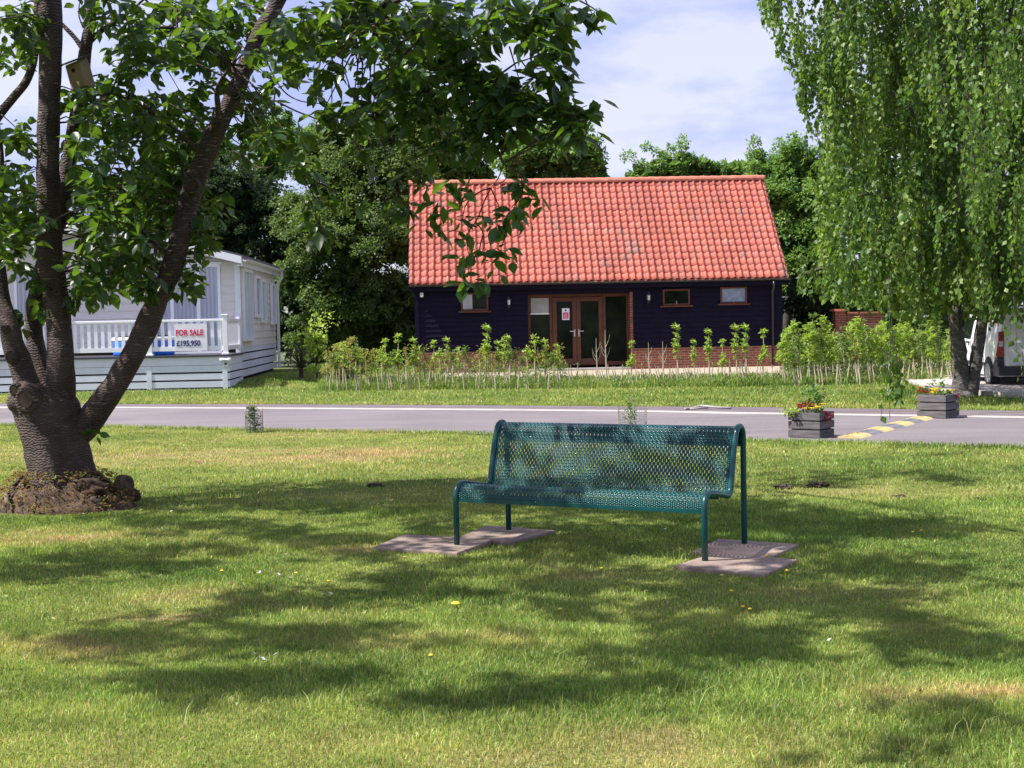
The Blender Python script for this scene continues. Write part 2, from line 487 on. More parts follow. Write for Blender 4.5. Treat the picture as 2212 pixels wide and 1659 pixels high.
# ================================================================== GROUND
def pl(pts, z=0.0): return [gnd(x, y, z) for x, y in pts]
NEAR = pl([(-500, 917), (0, 919), (207, 922.6), (627, 932), (982, 937), (1364, 950), (1620, 953), (2212, 968), (2700, 983)])
FAR = pl([(-500, 870), (0, 872), (233, 874), (627, 874.5), (995, 876.5), (1364, 879), (1620, 880.5), (2212, 889), (2700, 898)])
KERB = pl([(-500, 880), (0, 882.5), (233, 883), (627, 885), (982, 887.5), (1364, 891), (1620, 896), (2212, 905), (2700, 914)])
nx_ = np.array([p.x for p in NEAR]); ny_ = np.array([p.y for p in NEAR])
fx_ = np.array([p.x for p in FAR]); fy_ = np.array([p.y for p in FAR])
def near_y(x): return np.interp(x, nx_, ny_)
def far_y(x): return np.interp(x, fx_, fy_)

def gz(x, y):
    a = np.clip((y - 34.9) / 1.9, 0, 1); b = np.clip((-5.0 - x) / 1.5, 0, 1)
    return 0.12 * a*a*(3-2*a) * b*b*(3-2*b)

def strip(name, A, B, z, mat, n=60):
    xs = np.linspace(-40, 30, n)
    def ext(P, x):
        X = [p.x for p in P]; Y = [p.y for p in P]
        y = np.interp(x, X, Y)
        y = np.where(x < X[0], Y[0] + (x - X[0]) * (Y[1]-Y[0])/(X[1]-X[0]), y)
        return np.where(x > X[-1], Y[-1] + (x - X[-1]) * (Y[-1]-Y[-2])/(X[-1]-X[-2]), y)
    a = ext(A, xs); b = ext(B, xs)
    V = np.concatenate([np.stack([xs, a, np.full(n, z)], 1), np.stack([xs, b, np.full(n, z)], 1)])
    i = np.arange(n-1)
    F = np.stack([i, i+1, i+1+n, i+n], 1)
    o = np_mesh(name, V, [F], MATS[mat]); o['kind'] = 'structure'
    return o, ext

SPOTS = [(380, 1290, .45, .35, .55), (350, 1337, .22, .10, .9), (1000, 1390, .7, .25, .45), (2000, 1500, .35, .18, .55), (2190, 1500, .25, .15, .5),
         (100, 1400, .8, .3, .35), (130, 1160, .75, .55, .65), (1850, 1275, .5, .3, .25), (800, 1185, .35, .15, .5), (1250, 1245, .4, .2, .35),
         (560, 990, 2.2, 1.2, .25), (850, 980, 2.0, 1.0, .25), (2000, 1075, 1.2, .35, .3), (1850, 1060, .7, .2, .35), (1700, 1220, .5, .3, .3), (1450, 1600, .5, .35, .25), (250, 985, 1.5, .8, .25)]
SP = [(gnd(a, b), c, d, e) for a, b, c, d, e in SPOTS]
def dry(x, y):
    d = 0.02 + 0.64 * fbm(x * 0.55 + 3, y * 0.8 + 5, 5) - 0.06
    d = d + 0.12 * np.clip((y - 12) / 6, 0, 1) - 0.08 * np.clip((x - 1) / 4, 0, 1) + 0.25 * (vnoise(x * 4, y * 4) - 0.5)
    for p, rx, ry, w in SP:
        d = d + w * 0.75 * (0.45 + 1.1*vnoise(x*7+3, y*7)) * np.exp(-(((x - p.x) / rx) ** 2 + ((y - p.y) / ry) ** 2))
    fy = far_y(x)
    d = d + np.where(y > fy, 0.22 * np.exp(-(y - fy) / 1.6) - 0.12, 0)
    return np.clip(d, 0, 1)

S = 400.0
g = MB(); g.box(-S, S, -S, S, -0.6, -0.03)
t = NT('far_ground'); t.done(t.bsdf(t.ramp(t.noise(t.coord(), 0.3, 6), [(0.3, (0.05,0.08,0.02)), (0.7, (0.10,0.13,0.035))]), 0.95))
go = g.build('ground', MATS['far_ground']); go['kind'] = 'structure'
gx = np.arange(-24, 20.01, 0.2); gy = np.arange(1.0, 46.01, 0.25)
X, Y = np.meshgrid(gx, gy, indexing='ij')
nX, nY = X.shape
idx = np.arange(nX * nY).reshape(nX, nY)
F = np.stack([idx[:-1, :-1].ravel(), idx[1:, :-1].ravel(), idx[1:, 1:].ravel(), idx[:-1, 1:].ravel()], 1)
V = np.stack([X.ravel(), Y.ravel(), gz(X.ravel(), Y.ravel())], 1)
lo = np_mesh('lawn', V, [F], MATS['lawn_soil'], attrs={'dry': dry(X.ravel(), Y.ravel())}); lo['kind'] = 'structure'

road, _ext = strip('road', NEAR, KERB, 0.008, 'asphalt')
strip('pavement', KERB, FAR, 0.012, 'asphalt_dark')
# white painted edging along the far side of the road
xs = np.linspace(-30, 22, 90)
ky = _ext(KERB, xs)
V = []; F = []
for i in range(len(xs)):
    if i < len(xs)-1: dx, dy = xs[i+1]-xs[i], ky[i+1]-ky[i]
    L = math.hypot(dx, dy); nx, ny = -dy/L, dx/L
    for w, z in ((0, 0.0), (0.015, 0.035), (0.095, 0.035), (0.11, 0.0)):
        V.append((xs[i] + nx*w, ky[i] + ny*w, z))
for i in range(len(xs)-1):
    for k in range(3): F.append((i*4+k, (i+1)*4+k, (i+1)*4+k+1, i*4+k+1))
ko = np_mesh('kerb', V, [np.array(F)], MATS['kerb_white']); ko['kind'] = 'structure'

# ================================================================== BARN
A_B = math.radians(2.4)
OB = Vector((-2.78, 42.4, 0.0))
ub = Vector((math.cos(A_B), math.sin(A_B), 0)); vb = Vector((-math.sin(A_B), math.cos(A_B), 0))
def bw(px, py, v=0.0):
    """picture point -> (u, z) on the barn wall plane moved back by v"""
    P = on_plane(px, py, OB + vb * v, vb) - OB
    return P.dot(ub), P.z
LW = bw(1690, 700)[0]
EZ = 2.52; RZ = 5.86; RUN = 3.35
barn = thing('barn', 'dark navy weatherboarded building with an orange clay pantile roof and brown glazed doors', 'building', OB, A_B)
m = MATS
dl = bw(1141, 700)[0]; dr = bw(1362, 700)[0]
ZD = 2.28
# board walls (front in two runs, each board a tilted lap)
def boards(name, parent, u0, u1, z0, z1, y, pitch=0.15, mat='barn_boards', flip=False, axis='u'):
    b = MB(); z = z0
    while z < z1 - 0.01:
        zt = min(z + pitch, z1)
        if axis == 'u':
            lo_ = [(u0, y-0.028, z), (u1, y-0.028, z), (u1, y+0.02, z), (u0, y+0.02, z)]
            hi_ = [(u0, y-0.008, zt), (u1, y-0.008, zt), (u1, y+0.02, zt), (u0, y+0.02, zt)]
        else:
            s = 1 if flip else -1
            xa = y
            lo_ = [(xa-0.02*s, u0, z), (xa+0.028*s, u0, z), (xa+0.028*s, u1, z), (xa-0.02*s, u1, z)]
            hi_ = [(xa-0.02*s, u0, zt), (xa+0.008*s, u0, zt), (xa+0.008*s, u1, zt), (xa-0.02*s, u1, zt)]
        b.hull8(lo_, hi_); z += pitch
    return b.build(name, m[mat], parent)
PZ = 0.62   # brick plinth
boards('wall', barn, 0, dl, PZ, EZ, 0)
boards('wall', barn, dr, LW, PZ, EZ, 0)
DEP = 2 * RUN - 0.6
boards('wall', barn, 0.05, DEP, PZ, EZ+0.1, 0.0, axis='v', flip=False)
boards('wall', barn, 0.05, DEP, PZ, EZ+0.1, LW, axis='v', flip=True)
b = MB()
b.box(0.03, dl, -0.06, 0.25, -0.1, PZ); b.box(dr, LW-0.03, -0.06, 0.25, -0.1, PZ)
b.box(0.03, LW-0.03, DEP-0.2, DEP, -0.1, EZ)
b.box(-0.03, 0.22, 0.252, DEP-0.202, -0.1, PZ-.003); b.box(LW-0.22, LW+0.03, 0.252, DEP-0.202, -0.1, PZ-.003)
b.build('brick_plinth', m['brick_red'], barn)
b = MB(); b.box(dr-0.005, dr+0.07, -0.045, 0.62, PZ+0.002, ZD+0.02); b.box(dl-0.12, dl+0.0, 0.03, 0.62, 0.0, ZD+0.02)
b.build('brick_reveal', m['brick_red'], barn)
# gables
for x in (0.02, LW-0.05):
    b = MB(); y0 = 0.0; ym = DEP/2; 
    p = [(x, y0, EZ+.1), (x, DEP, EZ+.1), (x, ym, RZ-0.12)]
    q = [(x+0.03, a, c) for _, a, c in p]
    b.add(p+q, [(0,2,1),(3,4,5),(0,1,4,3),(1,2,5,4),(2,0,3,5)]); b.build('gable', m['barn_boards'], barn)
boxo('fascia', m['barn_boards'], barn, -0.2, LW+0.15, -0.20, -0.16, EZ-0.10, EZ+0.10)
boxo('soffit', m['barn_boards'], barn, -0.18, LW+0.14, -0.159, 0.05, EZ-0.02, EZ+0.02)
boxo('lintel', m['barn_boards'], barn, dl, dr, -0.02, 0.08, ZD+0.0, EZ-0.022)
boxo('corner_board', m['barn_boards'], barn, -0.05, 0.07, -0.055, -0.03, PZ, EZ-0.03)
boxo('inside_floor', m['concrete'], barn, dl, dr, -0.3, 0.6, -0.05, 0.07)
# glazed entrance, set back 0.35 m
yy = 0.42
def uz(px, py): return bw(px, py, yy)
fr = m['door_wood']
zs = 0.12
u_a = uz(1143, 700)[0]; u_b = uz(1190, 700)[0]; u_c = uz(1304, 700)[0]; u_d = uz(1355, 700)[0]
um = uz(1245, 700)[0]
ent = MB()
for x in (dl+.002, u_b-0.04, u_c-0.03, u_d-0.03): ent.box(x, x+0.09, yy-0.05, yy+0.03, zs, ZD)
ent.box(dl+0.092, u_b-0.042, yy-0.045, yy+0.025, ZD-0.1, ZD-.002); ent.box(u_b+0.052, u_c-0.032, yy-0.045, yy+0.025, ZD-0.1, ZD-.002); ent.box(u_c+0.062, u_d-0.032, yy-0.045, yy+0.025, ZD-0.1, ZD-.002)
ent.box(dl+0.092, u_b-0.042, yy-0.045, yy+0.025, zs, zs+0.09); ent.box(u_c+0.062, u_d-0.032, yy-0.045, yy+0.025, zs, zs+0.12)
ent.build('entrance_frame', fr, barn, bevel=0.006)
boxo('side_panel', m['window_glass'], barn, dl+0.09, u_b-0.035, yy-0.004, yy+0.006, zs+0.08, ZD-0.09)
boxo('side_panel', m['window_glass'], barn, u_c+0.055, u_d-0.025, yy-0.004, yy+0.006, zs+0.10, ZD-0.09)
zb = uz(1165, 678)[1]
boxo('blind', m['cloth_grey'], barn, dl+0.11, u_b-0.05, yy-0.012, yy-0.006, zb+0.03, ZD-0.11)
boxo('blind_rail', m['white_upvc'], barn, dl+0.10, u_b-0.045, yy-0.02, yy-0.008, zb-0.02, zb+0.028)
for i, (x0, x1) in enumerate(((u_b+0.055, um-0.004), (um+0.004, u_c-0.035))):
    d = MB(); w = 0.12; a0, a1 = zs+0.02, ZD-0.105
    d.box(x0, x0+w, yy-0.075, yy-0.02, a0, a1); d.box(x1-w, x1, yy-0.075, yy-0.02, a0, a1)
    d.box(x0+w, x1-w, yy-0.073, yy-0.022, a0, a0+0.2); d.box(x0+w, x1-w, yy-0.073, yy-0.022, a1-0.12, a1)
    leaf = d.build('door', fr, barn, bevel=0.006)
    boxo('door_glass', m['window_glass'], leaf, x0+w-.01, x1-w+.01, yy-0.05, yy-0.04, a0+0.19, a1-0.11)
    h = MB(); hx = x1-0.06 if i == 0 else x0+0.06; s = -1 if i == 0 else 1
    h.box(hx-0.02, hx+0.02, yy-0.085, yy-0.076, 1.0, 1.22)
    h.tube([(hx, yy-0.085, 1.16), (hx, yy-0.13, 1.16), (hx+s*0.14, yy-0.13, 1.16)], 0.012, 6)
    h.build('handle', m['steel'], leaf)
    hg = MB(); hx = x0-0.01 if i == 0 else x1+0.01
    for z in (0.55, 1.15, 2.0): hg.box(hx-0.018, hx+0.018, yy-0.092, yy-0.0752, z-0.06, z+0.06)
    hg.build('hinge', m['black_gutter'], leaf)
# notice on the left door
n0 = bw(1216, 666, yy-0.06); n1 = bw(1228, 691, yy-0.06)
nt_ = thing('door_notice', 'white notice with a red square stuck inside the left glazed door', 'notice', OB + ub*((n0[0]+n1[0])/2) + vb*(yy-0.062) + Vector((0,0,n1[1])), A_B)
hw = (n1[0]-n0[0])/2 + 0.03; hh = n0[1]-n1[1]
boxo('sheet', m['sign_white'], nt_, -hw, hw, -0.004, 0.0, 0, hh)
boxo('red_panel', m['sign_red'], nt_, -hw*0.75, hw*0.75, -0.007, -0.0042, hh*0.1, hh*0.64)
b = MB()
for k in range(4): b.box(-hw*0.55, hw*(0.55-0.12*(k%2)), -0.009, -0.0072, hh*(0.17+0.11*k), hh*(0.20+0.11*k))
b.build('text_lines', m['sign_white'], nt_)
b = MB(); b.lathe([(0.0, 0), (hw*0.25, 0.0), (hw*0.25, 0.003), (0, 0.003)], (0, 0, 0), 12, 'x')
cr_ = b.build('crest', m['lamp_metal'], nt_); cr_.rotation_euler = (0, 0, -math.pi/2); cr_.location = (0, -0.004, hh*0.82)
# windows
def barn_window(x0p, x1p, y0p, y1p, glass, half=None):
    u0, z1 = bw(x0p, y0p); u1, z0 = bw(x1p, y1p)
    w = MB(); f = 0.055
    w.box(u0, u0+f, -0.06, -0.005, z0, z1); w.box(u1-f, u1, -0.06, -0.005, z0, z1)
    w.box(u0+f, u1-f, -0.058, -0.007, z0, z0+f); w.box(u0+f, u1-f, -0.058, -0.007, z1-f, z1)
    fo = w.build('window_frame', fr, barn, bevel=0.005)
    boxo('pane', m[glass], fo, u0+f-.005, u1-f+.005, -0.036, -0.030, z0+f-.005, z1-f+.005)
    boxo('sill', fr, fo, u0-0.08, u1+0.08, -0.11, -0.02, z0-0.05, z0-0.003)
    if half: boxo('blind', m['cloth_grey'], fo, u0+f, u0+(u1-u0)*0.42, -0.0395, -0.0375, z0+f, z1-f)
    else: 
        b = MB(); b.box((u0+u1)/2-0.012, (u0+u1)/2+0.012, -0.075, -0.06, z0+0.03, z0+0.13); b.build('latch', m['steel'], fo)
barn_window(995, 1055, 633, 671, 'window_glass', True)
barn_window(1431, 1490, 625, 659, 'window_glass')
barn_window(1555, 1613, 620, 655, 'frosted_glass')
# gutter and downpipe
ug, _ = bw(1668, 700)
b = MB()
b.tube([(ug-0.0, -0.30, EZ+0.0), (ug, -0.28, EZ-0.16), (ug+.0, -0.08, EZ-0.32), (ug, -0.07, PZ-0.55)], 0.034, 8)
b.build('downpipe', m['black_gutter'], barn, smooth=True)
b = MB(); n = 8
for x in np.linspace(-0.18, LW+0.12, 2): pass
prof = [(-0.26 + 0.055*math.cos(a), EZ+0.085 + 0.055*math.sin(a)) for a in np.linspace(math.pi, 2*math.pi, n)]
v = [(-0.2, a, c) for a, c in prof] + [(LW+0.15, a, c) for a, c in prof]
b.add(v, [(i, i+1, n+i+1, n+i) for i in range(n-1)])
b.build('gutter', m['black_gutter'], barn, smooth=True)
# pantile roof: real S-shaped tiles, course over course
def pantiles(parent, u0, u1, eave, ridge, ncol, nrow, name):
    sl = Vector(ridge) - Vector(eave); L = sl.length; sd = sl / L
    nrm = Vector((0, -sd.z, sd.y)) if sd.y > 0 else Vector((0, sd.z, -sd.y))
    pw = (u1-u0)/ncol; ph = L/nrow; k = 9; nv = 4
    V = []; F = []; T = []
    ts = np.linspace(0, 1, k)
    prof = 0.029*np.cos(2*np.pi*(ts-0.36)) + 0.012*np.sin(4*np.pi*(ts-0.30))
    for c_ in range(ncol):
        colt = 0.08*(random.random()-0.5)
        for r_ in range(nrow):
            tone = float(np.clip(0.52 + colt + random.gauss(0, 0.17) - 0.26*max(0, vnoise(c_*0.19+4, r_*0.33+2)-0.60)/0.4*1.3, 0, 1))
            jx = random.gauss(0, 0.004); jt = random.gauss(0, 0.004); jz = random.gauss(0, 0.003)
            base = len(V)
            for j in (0, 1):
                s = r_*ph - 0.0 + j*ph*1.10 + jt
                lift = (0.016 if j == 0 else 0.003) + jz
                if s > L: s = L
                for i in range(k):
                    P = Vector(eave) + sd*s + nrm*(lift + prof[i] + (0.004*ts[i])) 
                    V.append((u0 + c_*pw + ts[i]*pw*1.06 + jx, P.y, P.z)); T.append(tone)
            for i in range(k-1): F.append((base+i, base+i+1, base+k+i+1, base+k+i))
            # the visible thickness at the lower end of the tile
            b2 = len(V)
            for i in range(k):
                P = Vector(eave) + sd*(r_*ph+jt) + nrm*(0.016 + jz + prof[i] - 0.012)
                V.append((u0 + c_*pw + ts[i]*pw*1.06 + jx, P.y, P.z)); T.append(tone*0.9)
            for i in range(k-1): F.append((b2+i, b2+i+1, base+i+1, base+i))
    return np_mesh(name, V, [np.array(F)], m['pantile'], parent, {'tint': T}, smooth=True)
ea = Vector((0, -0.26, EZ+0.12)); rg = Vector((0, DEP/2, RZ))
pantiles(barn, -0.2, LW+0.14, ea, rg, 53, 16, 'tiled_roof')
er = Vector((0, DEP+0.26, EZ+0.12))
b = MB(); b.add([(-0.2, er.y, er.z), (LW+0.14, er.y, er.z), (LW+0.14, rg.y, rg.z), (-0.2, rg.y, rg.z)], [(0,1,2,3)]); 
b.add([(-0.19, ea.y, ea.z-0.03), (LW+0.13, ea.y, ea.z-0.03), (LW+0.13, rg.y, rg.z-0.03), (-0.19, rg.y, rg.z-0.03)], [(0,3,2,1)])
b.build('roof_underlay', m['clay_ridge'], barn)
b = MB(); x = -0.22; n = 0
while x < LW+0.14:
    n_ = 9; x1 = min(x+0.345, LW+0.17)
    rr = 0.115 + 0.004*random.random()
    pr = [(rg.y + rr*math.cos(a), rg.z - 0.0 + rr*math.sin(a)) for a in np.linspace(-0.35, math.pi+0.35, n_)]
    v = [(x, p_, q_+0.012) for p_, q_ in pr] + [(x1+0.0, p_, q_) for p_, q_ in pr]
    b.add(v, [(i, i+1, n_+i+1, n_+i) for i in range(n_-1)] + [tuple(range(n_))]); x += 0.33
b.build('ridge_tiles', m['clay_ridge'], barn)
boxo('verge_board', m['barn_boards'], barn, -0.2, -0.17, 0, 0.001, EZ, EZ+.001)
bpy.data.objects.remove(bpy.data.objects['verge_board'])
for x in (-0.205, LW+0.13):
    b = MB(); p0 = (x, ea.y, ea.z-0.14); 
    b.hull8([(x, ea.y, ea.z-0.14), (x+0.03, ea.y, ea.z-0.14), (x+0.03, rg.y, rg.z-0.14), (x, rg.y, rg.z-0.14)],
            [(x, ea.y, ea.z+0.0), (x+0.03, ea.y, ea.z+0.0), (x+0.03, rg.y, rg.z+0.0), (x, rg.y, rg.z+0.0)])
    b.build('barge_board', m['barn_boards'], barn)
# wall lanterns
def lantern(px, py, label):
    u, z = bw(px, py)
    L = thing('wall_lantern', label, 'lamp', OB + ub*u + vb*(-0.03) + Vector((0, 0, z-0.2)), A_B, 'lanterns on the barn front')
    b = MB(); b.box(-0.035, 0.035, -0.012, 0.0, 0.02, 0.14); b.tube([(0,-0.01,0.06),(0,-0.07,0.03),(0,-0.12,0.05),(0,-0.12,0.10)], 0.012, 6)
    b.lathe([(0.02,0.08),(0.055,0.11),(0.058,0.125),(0.0,0.13)], (0,-0.12,0), 8)
    for k in range(4):
        a = math.pi/4 + k*math.pi/2; b.tube([(0.05*math.cos(a), -0.12+0.05*math.sin(a), 0.12),(0.065*math.cos(a), -0.12+0.065*math.sin(a), 0.27)], 0.006, 4)
    b.build('bracket', m['lamp_metal'], L)
    b = MB(); b.lathe([(0.044,0.126),(0.056,0.265)], (0,-0.12,0), 8); b.build('glass', m['clear_lens'], L)
    b = MB(); b.lathe([(0.085,0.27),(0.06,0.31),(0.02,0.345),(0.012,0.37),(0.0,0.375)], (0,-0.12,0), 10); b.build('cap', m['lamp_metal'], L)
lantern(1099, 653, 'small black lantern on the barn wall beside the half-blinded window')
lantern(1400, 643, 'small black lantern on the barn wall between the entrance and two small windows')
# white alarm lamp at the left eave
u, z = bw(911, 636)
fl = thing('eave_lamp', 'tiny white spotlight under the left end of the barn eave', 'lamp', OB + ub*u + vb*(-0.09) + Vector((0,0,z)), A_B)
b = MB(); b.box(-0.05, 0.05, -0.03, 0.03, -0.08, 0.05); b.build('housing', m['white_upvc'], fl, bevel=0.01)
b = MB(); b.tube([(0,-0.03,-0.02),(0,-0.09,-0.05)], [0.03,0.045], 10); b.build('head', m['white_upvc'], fl)

# pale gravel in front of the barn and the raised drive on the right
g0 = MB(); c = [gnd(700, 812), gnd(1700, 808), gnd(2100, 806), gnd(2500, 800)]
g0.add([gnd(640, 812, .004), gnd(1240, 816, .004), gnd(1700, 814, .004), gnd(1960, 812, .004), OB + ub*(LW+6) + Vector((0,0,.004)), OB + Vector((-1.5,0,.004))], [(0,1,2,3,4,5)])
go = g0.build('gravel_path', m['gravel_pale']); go['kind'] = 'structure'
d0 = MB(); q = [gnd(2020, 846), gnd(2100, 853), gnd(2230, 862), gnd(2900, 880), gnd(2900, 812), gnd(1930, 816)]
d0.prism([(p.x, p.y) for p in q], -0.05, 0.055)
go = d0.build('driveway', m['concrete']); go['kind'] = 'structure'
k0 = MB()
for i in range(14):
    a = q[1].lerp(q[2], 0.0) + (q[2]-q[1])*(i*0.16); b_ = q[1] + (q[2]-q[1])*(i*0.16+0.152)
    off = Vector((0.0, -0.09, 0))
    k0.prism([(p.x, p.y) for p in (a+off, b_+off, b_, a)], -0.05, 0.085)
go = k0.build('drive_kerb', m['concrete']); go['kind'] = 'structure'

# brick wall glimpsed under the birch
P = gnd(1805, 800); P = at(1803, 700, 44.5); P.z = 0
bwl = thing('brick_wall', 'low red brick wall with a projecting end pier glimpsed below the birch', 'wall', P, math.radians(2))
boxo('wall_panel', m['brick_red'], bwl, 0.32, 1.5, 0, 0.22, 0, 1.52)
boxo('pier', m['brick_red'], bwl, 0.0, 0.32, -0.12, 0.3, 0, 1.60)
b = MB(); b.box(-0.06, 0.38, -0.18, 0.36, 1.602, 1.67); b.box(0.382, 1.54, -0.04, 0.26, 1.522, 1.57); b.build('coping', m['clay_ridge'], bwl)

# ================================================================== MOBILE HOME
A_H = math.radians(2.6)
uh = Vector((math.cos(A_H), math.sin(A_H), 0)); vh = Vector((-math.sin(A_H), math.cos(A_H), 0))
OH = at(518, 700, 37.2); OH.z = 0.12
home = thing('mobile_home', 'pale grey clad mobile home with a dark shallow gable roof and white windows', 'building', OH, A_H)
def hf(px, py, v=0.0):
    P = on_plane(px, py, OH + vh*v, vh) - OH
    return P.dot(uh), P.z
def hs(px, py, u=0.0):
    P = on_plane(px, py, OH + uh*u, uh) - OH
    return P.dot(vh), P.z
HW = 7.3; HL = hs(594, 700)[0]; HE = 3.12; HR = HE + 0.26*HW/2
HL = min(max(HL, 6.5), 9); print('HL', HL)
FZ = 0.85
def hboards(u0, u1, z0, z1, y): return boards('cladding', home, u0, u1, z0, z1, y, 0.2, 'home_cladding')
hboards(-HW, 0, FZ, HE, 0.0)
boards('cladding', home, 0.03, HL, FZ, HE, 0.0, 0.2, 'home_cladding', flip=True, axis='v')
b = MB(); z = HE
while z < HR-0.05:
    w0 = (HR - z)/0.26; zt = min(z+0.2, HR-0.01); w1 = max((HR-zt)/0.26, 0.02); c = -HW/2
    b.hull8([(c-w0, -0.028, z), (c+w0, -0.028, z), (c+w0, 0.02, z), (c-w0, 0.02, z)],
            [(c-w1, -0.008, zt), (c+w1, -0.008, zt), (c+w1, 0.02, zt), (c-w1, 0.02, zt)]); z += 0.2
b.build('gable', m['home_cladding'], home)
boxo('back_wall', m['home_cladding'], home, -HW, 0, HL, HL+.05, 0.3, HE)
boxo('side_wall', m['home_cladding'], home, -HW-.05, -HW, 0, HL, 0.3, HE)
boxo('corner_trim', m['white_upvc'], home, -0.10, 0.035, -0.045, -0.0285, FZ, HE)
boxo('corner_trim', m['white_upvc'], home, 0.0285, 0.045, -0.03, 0.09, FZ, HE)
# roof: two slabs, bargeboards, gutter
ov = 0.14
for s in (-1, 1):
    c = -HW/2; xo = c + s*(HW/2+ov); zo = HE - 0.26*ov
    b = MB()
    b.hull8([(c, -0.35, HR+0.02), (xo, -0.35, zo+0.02), (xo, HL+0.3, zo+0.02), (c, HL+0.3, HR+0.02)],
            [(c, -0.35, HR+0.15), (xo, -0.35, zo+0.15), (xo, HL+0.3, zo+0.15), (c, HL+0.3, HR+0.15)])
    b.build('roof', m['roof_dark'], home)
    b = MB()
    b.hull8([(c, -0.39, HR-0.09), (xo, -0.39, zo-0.09), (xo, -0.353, zo-0.09), (c, -0.353, HR-0.09)],
            [(c, -0.39, HR+0.10), (xo, -0.39, zo+0.10), (xo, -0.353, zo+0.10), (c, -0.353, HR+0.10)])
    b.build('bargeboard', m['white_rail'], home)
xo = ov; zo = HE-0.26*ov
boxo('fascia', m['white_upvc'], home, xo-0.02, xo+0.015, -0.35, HL+0.3, zo-0.16, zo+0.015)
b = MB(); n = 8
pr = [(xo+0.085+0.065*math.cos(a), zo+0.03+0.065*math.sin(a)) for a in np.linspace(math.pi, 2*math.pi, n)]
b.add([(x, -0.35, z) for x, z in pr]+[(x, HL+0.3, z) for x, z in pr], [(i,i+1,n+i+1,n+i) for i in range(n-1)])
b.build('gutter', m['white_upvc'], home, smooth=True)
b = MB(); b.tube([(xo+0.08, HL+0.15, zo-0.0), (xo+0.08, HL+0.15, zo-0.22), (0.09, HL+0.12, zo-0.42), (0.09, HL+0.12, 0.05)], 0.045, 8)
b.build('downpipe', m['white_upvc'], home)
boxo('soffit', m['white_upvc'], home, 0.03, xo-0.021, -0.35, HL+0.3, zo-0.14, zo-0.11)
# under-floor skirting at the side
b = MB(); z = 0.08
while z < FZ-0.05: b.box(-0.02, 0.02, 0.02, HL, z, z+0.17); z += 0.21
b.build('skirting', m['pale_skirting'], home)
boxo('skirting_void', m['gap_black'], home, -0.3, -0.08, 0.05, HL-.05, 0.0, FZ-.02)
def hwin_front(x0p, x1p, y0p, y1p, mull=()):
    u0, z1 = hf(x0p, y0p); u1, z0 = hf(x1p, y1p)
    w = MB(); f = 0.075
    w.box(u0, u0+f, -0.07, -0.01, z0, z1); w.box(u1-f, u1, -0.07, -0.01, z0, z1)
    w.box(u0+f, u1-f, -0.068, -0.012, z0, z0+f); w.box(u0+f, u1-f, -0.068, -0.012, z1-f, z1)
    w.box(u0-0.06, u1+0.06, -0.085, -0.03, z1+0.001, z1+0.05)
    for q_ in mull:
        uq, _ = hf(q_, y0p); w.box(uq-f*0.6, uq+f*0.6, -0.066, -0.014, z0+f, z1-f)
    fo = w.build('window_frame', m['white_rail'], home)
    boxo('curtain', m['curtain'], fo, u0+f, u1-f, -0.031, -0.028, z0+f, z1-f)
    boxo('pane', m['thin_glass'], fo, u0+f, u1-f, -0.048, -0.044, z0+f, z1-f)
t = NT('thin_glass')
gl = t.n('ShaderNodeBsdfGlossy'); gl.inputs['Roughness'].default_value = 0.03
tr = t.n('ShaderNodeBsdfTransparent'); tr.inputs['Color'].default_value = (0.98, 0.98, 1.0, 1)
fz = t.n('ShaderNodeFresnel'); fz.inputs['IOR'].default_value = 1.5
ms = t.n('ShaderNodeMixShader'); t.l(fz.outputs[0], ms.inputs[0]); t.l(tr.outputs[0], ms.inputs[1]); t.l(gl.outputs[0], ms.inputs[2])
t.done(ms.outputs[0])
hwin_front(330, 481, 573, 764, (370, 427))
hwin_front(30, 90, 583, 700, ())
for x0p, x1p, y0p, y1p in ((517.5, 537.5, 578, 738), (545, 556, 594, 686), (558, 567, 602, 697), (580.5, 588.5, 612, 701)):
    v0, z1 = hs(x0p, y0p); v1, _ = hs(x1p, y0p); _, z0 = hs(x0p, y1p)
    w = MB(); f = 0.09
    w.box(0.03, 0.11, v0, v0+f, z0, z1); w.box(0.03, 0.11, v1-f, v1, z0, z1)
    w.box(0.032, 0.108, v0+f, v1-f, z0, z0+f); w.box(0.032, 0.108, v0+f, v1-f, z1-f, z1)
    if x0p < 520:
        for k in (0.35, 0.67): w.box(0.034, 0.10, v0+(v1-v0)*k-0.04, v0+(v1-v0)*k+0.04, z0+f, z1-f)
    fo = w.build('window_frame', m['white_rail'], home)
    boxo('pane', m['frosted_glass'], fo, 0.036, 0.04, v0+f, v1-f, z0+f, z1-f)
# decking in front
PC = gnd(497, 840); 
pc = PC - OH; du = pc.dot(uh); dv = pc.dot(vh)      # deck corner in home coordinates
deck = thing('veranda_deck', 'white balustraded deck with slatted pale skirting in front of the mobile home', 'deck', OH, A_H)
DZ = (hf(492, 766, dv)[1]); RZ2 = hf(484, 682, dv)[1]
UL = -HW-1.0
boxo('deck_floor', m['roof_dark'], deck, UL, du+0.05, dv-0.05, -0.03, DZ-0.04, DZ)
b = MB(); z = DZ-0.05; hgt = 0.2
b2 = []
edges_z = [hf(480, p, dv)[1] for p in (768, 785, 805, 828, 843)]
zt = DZ-0.045
hts = [0.20, 0.155, 0.15, 0.15, 0.15]
zz = zt
for k, h_ in enumerate(hts):
    za = max(zz-h_, -0.12)
    b.box(UL, du, dv, dv+0.025, za, zz)
    b.box(du-0.025, du, dv+0.026, -0.04, za, zz)
    zz = za - (0.008 if k == 0 else 0.038)
b.build('skirting', m['pale_skirting'], deck)
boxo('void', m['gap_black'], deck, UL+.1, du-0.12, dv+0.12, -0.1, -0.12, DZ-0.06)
b = MB()
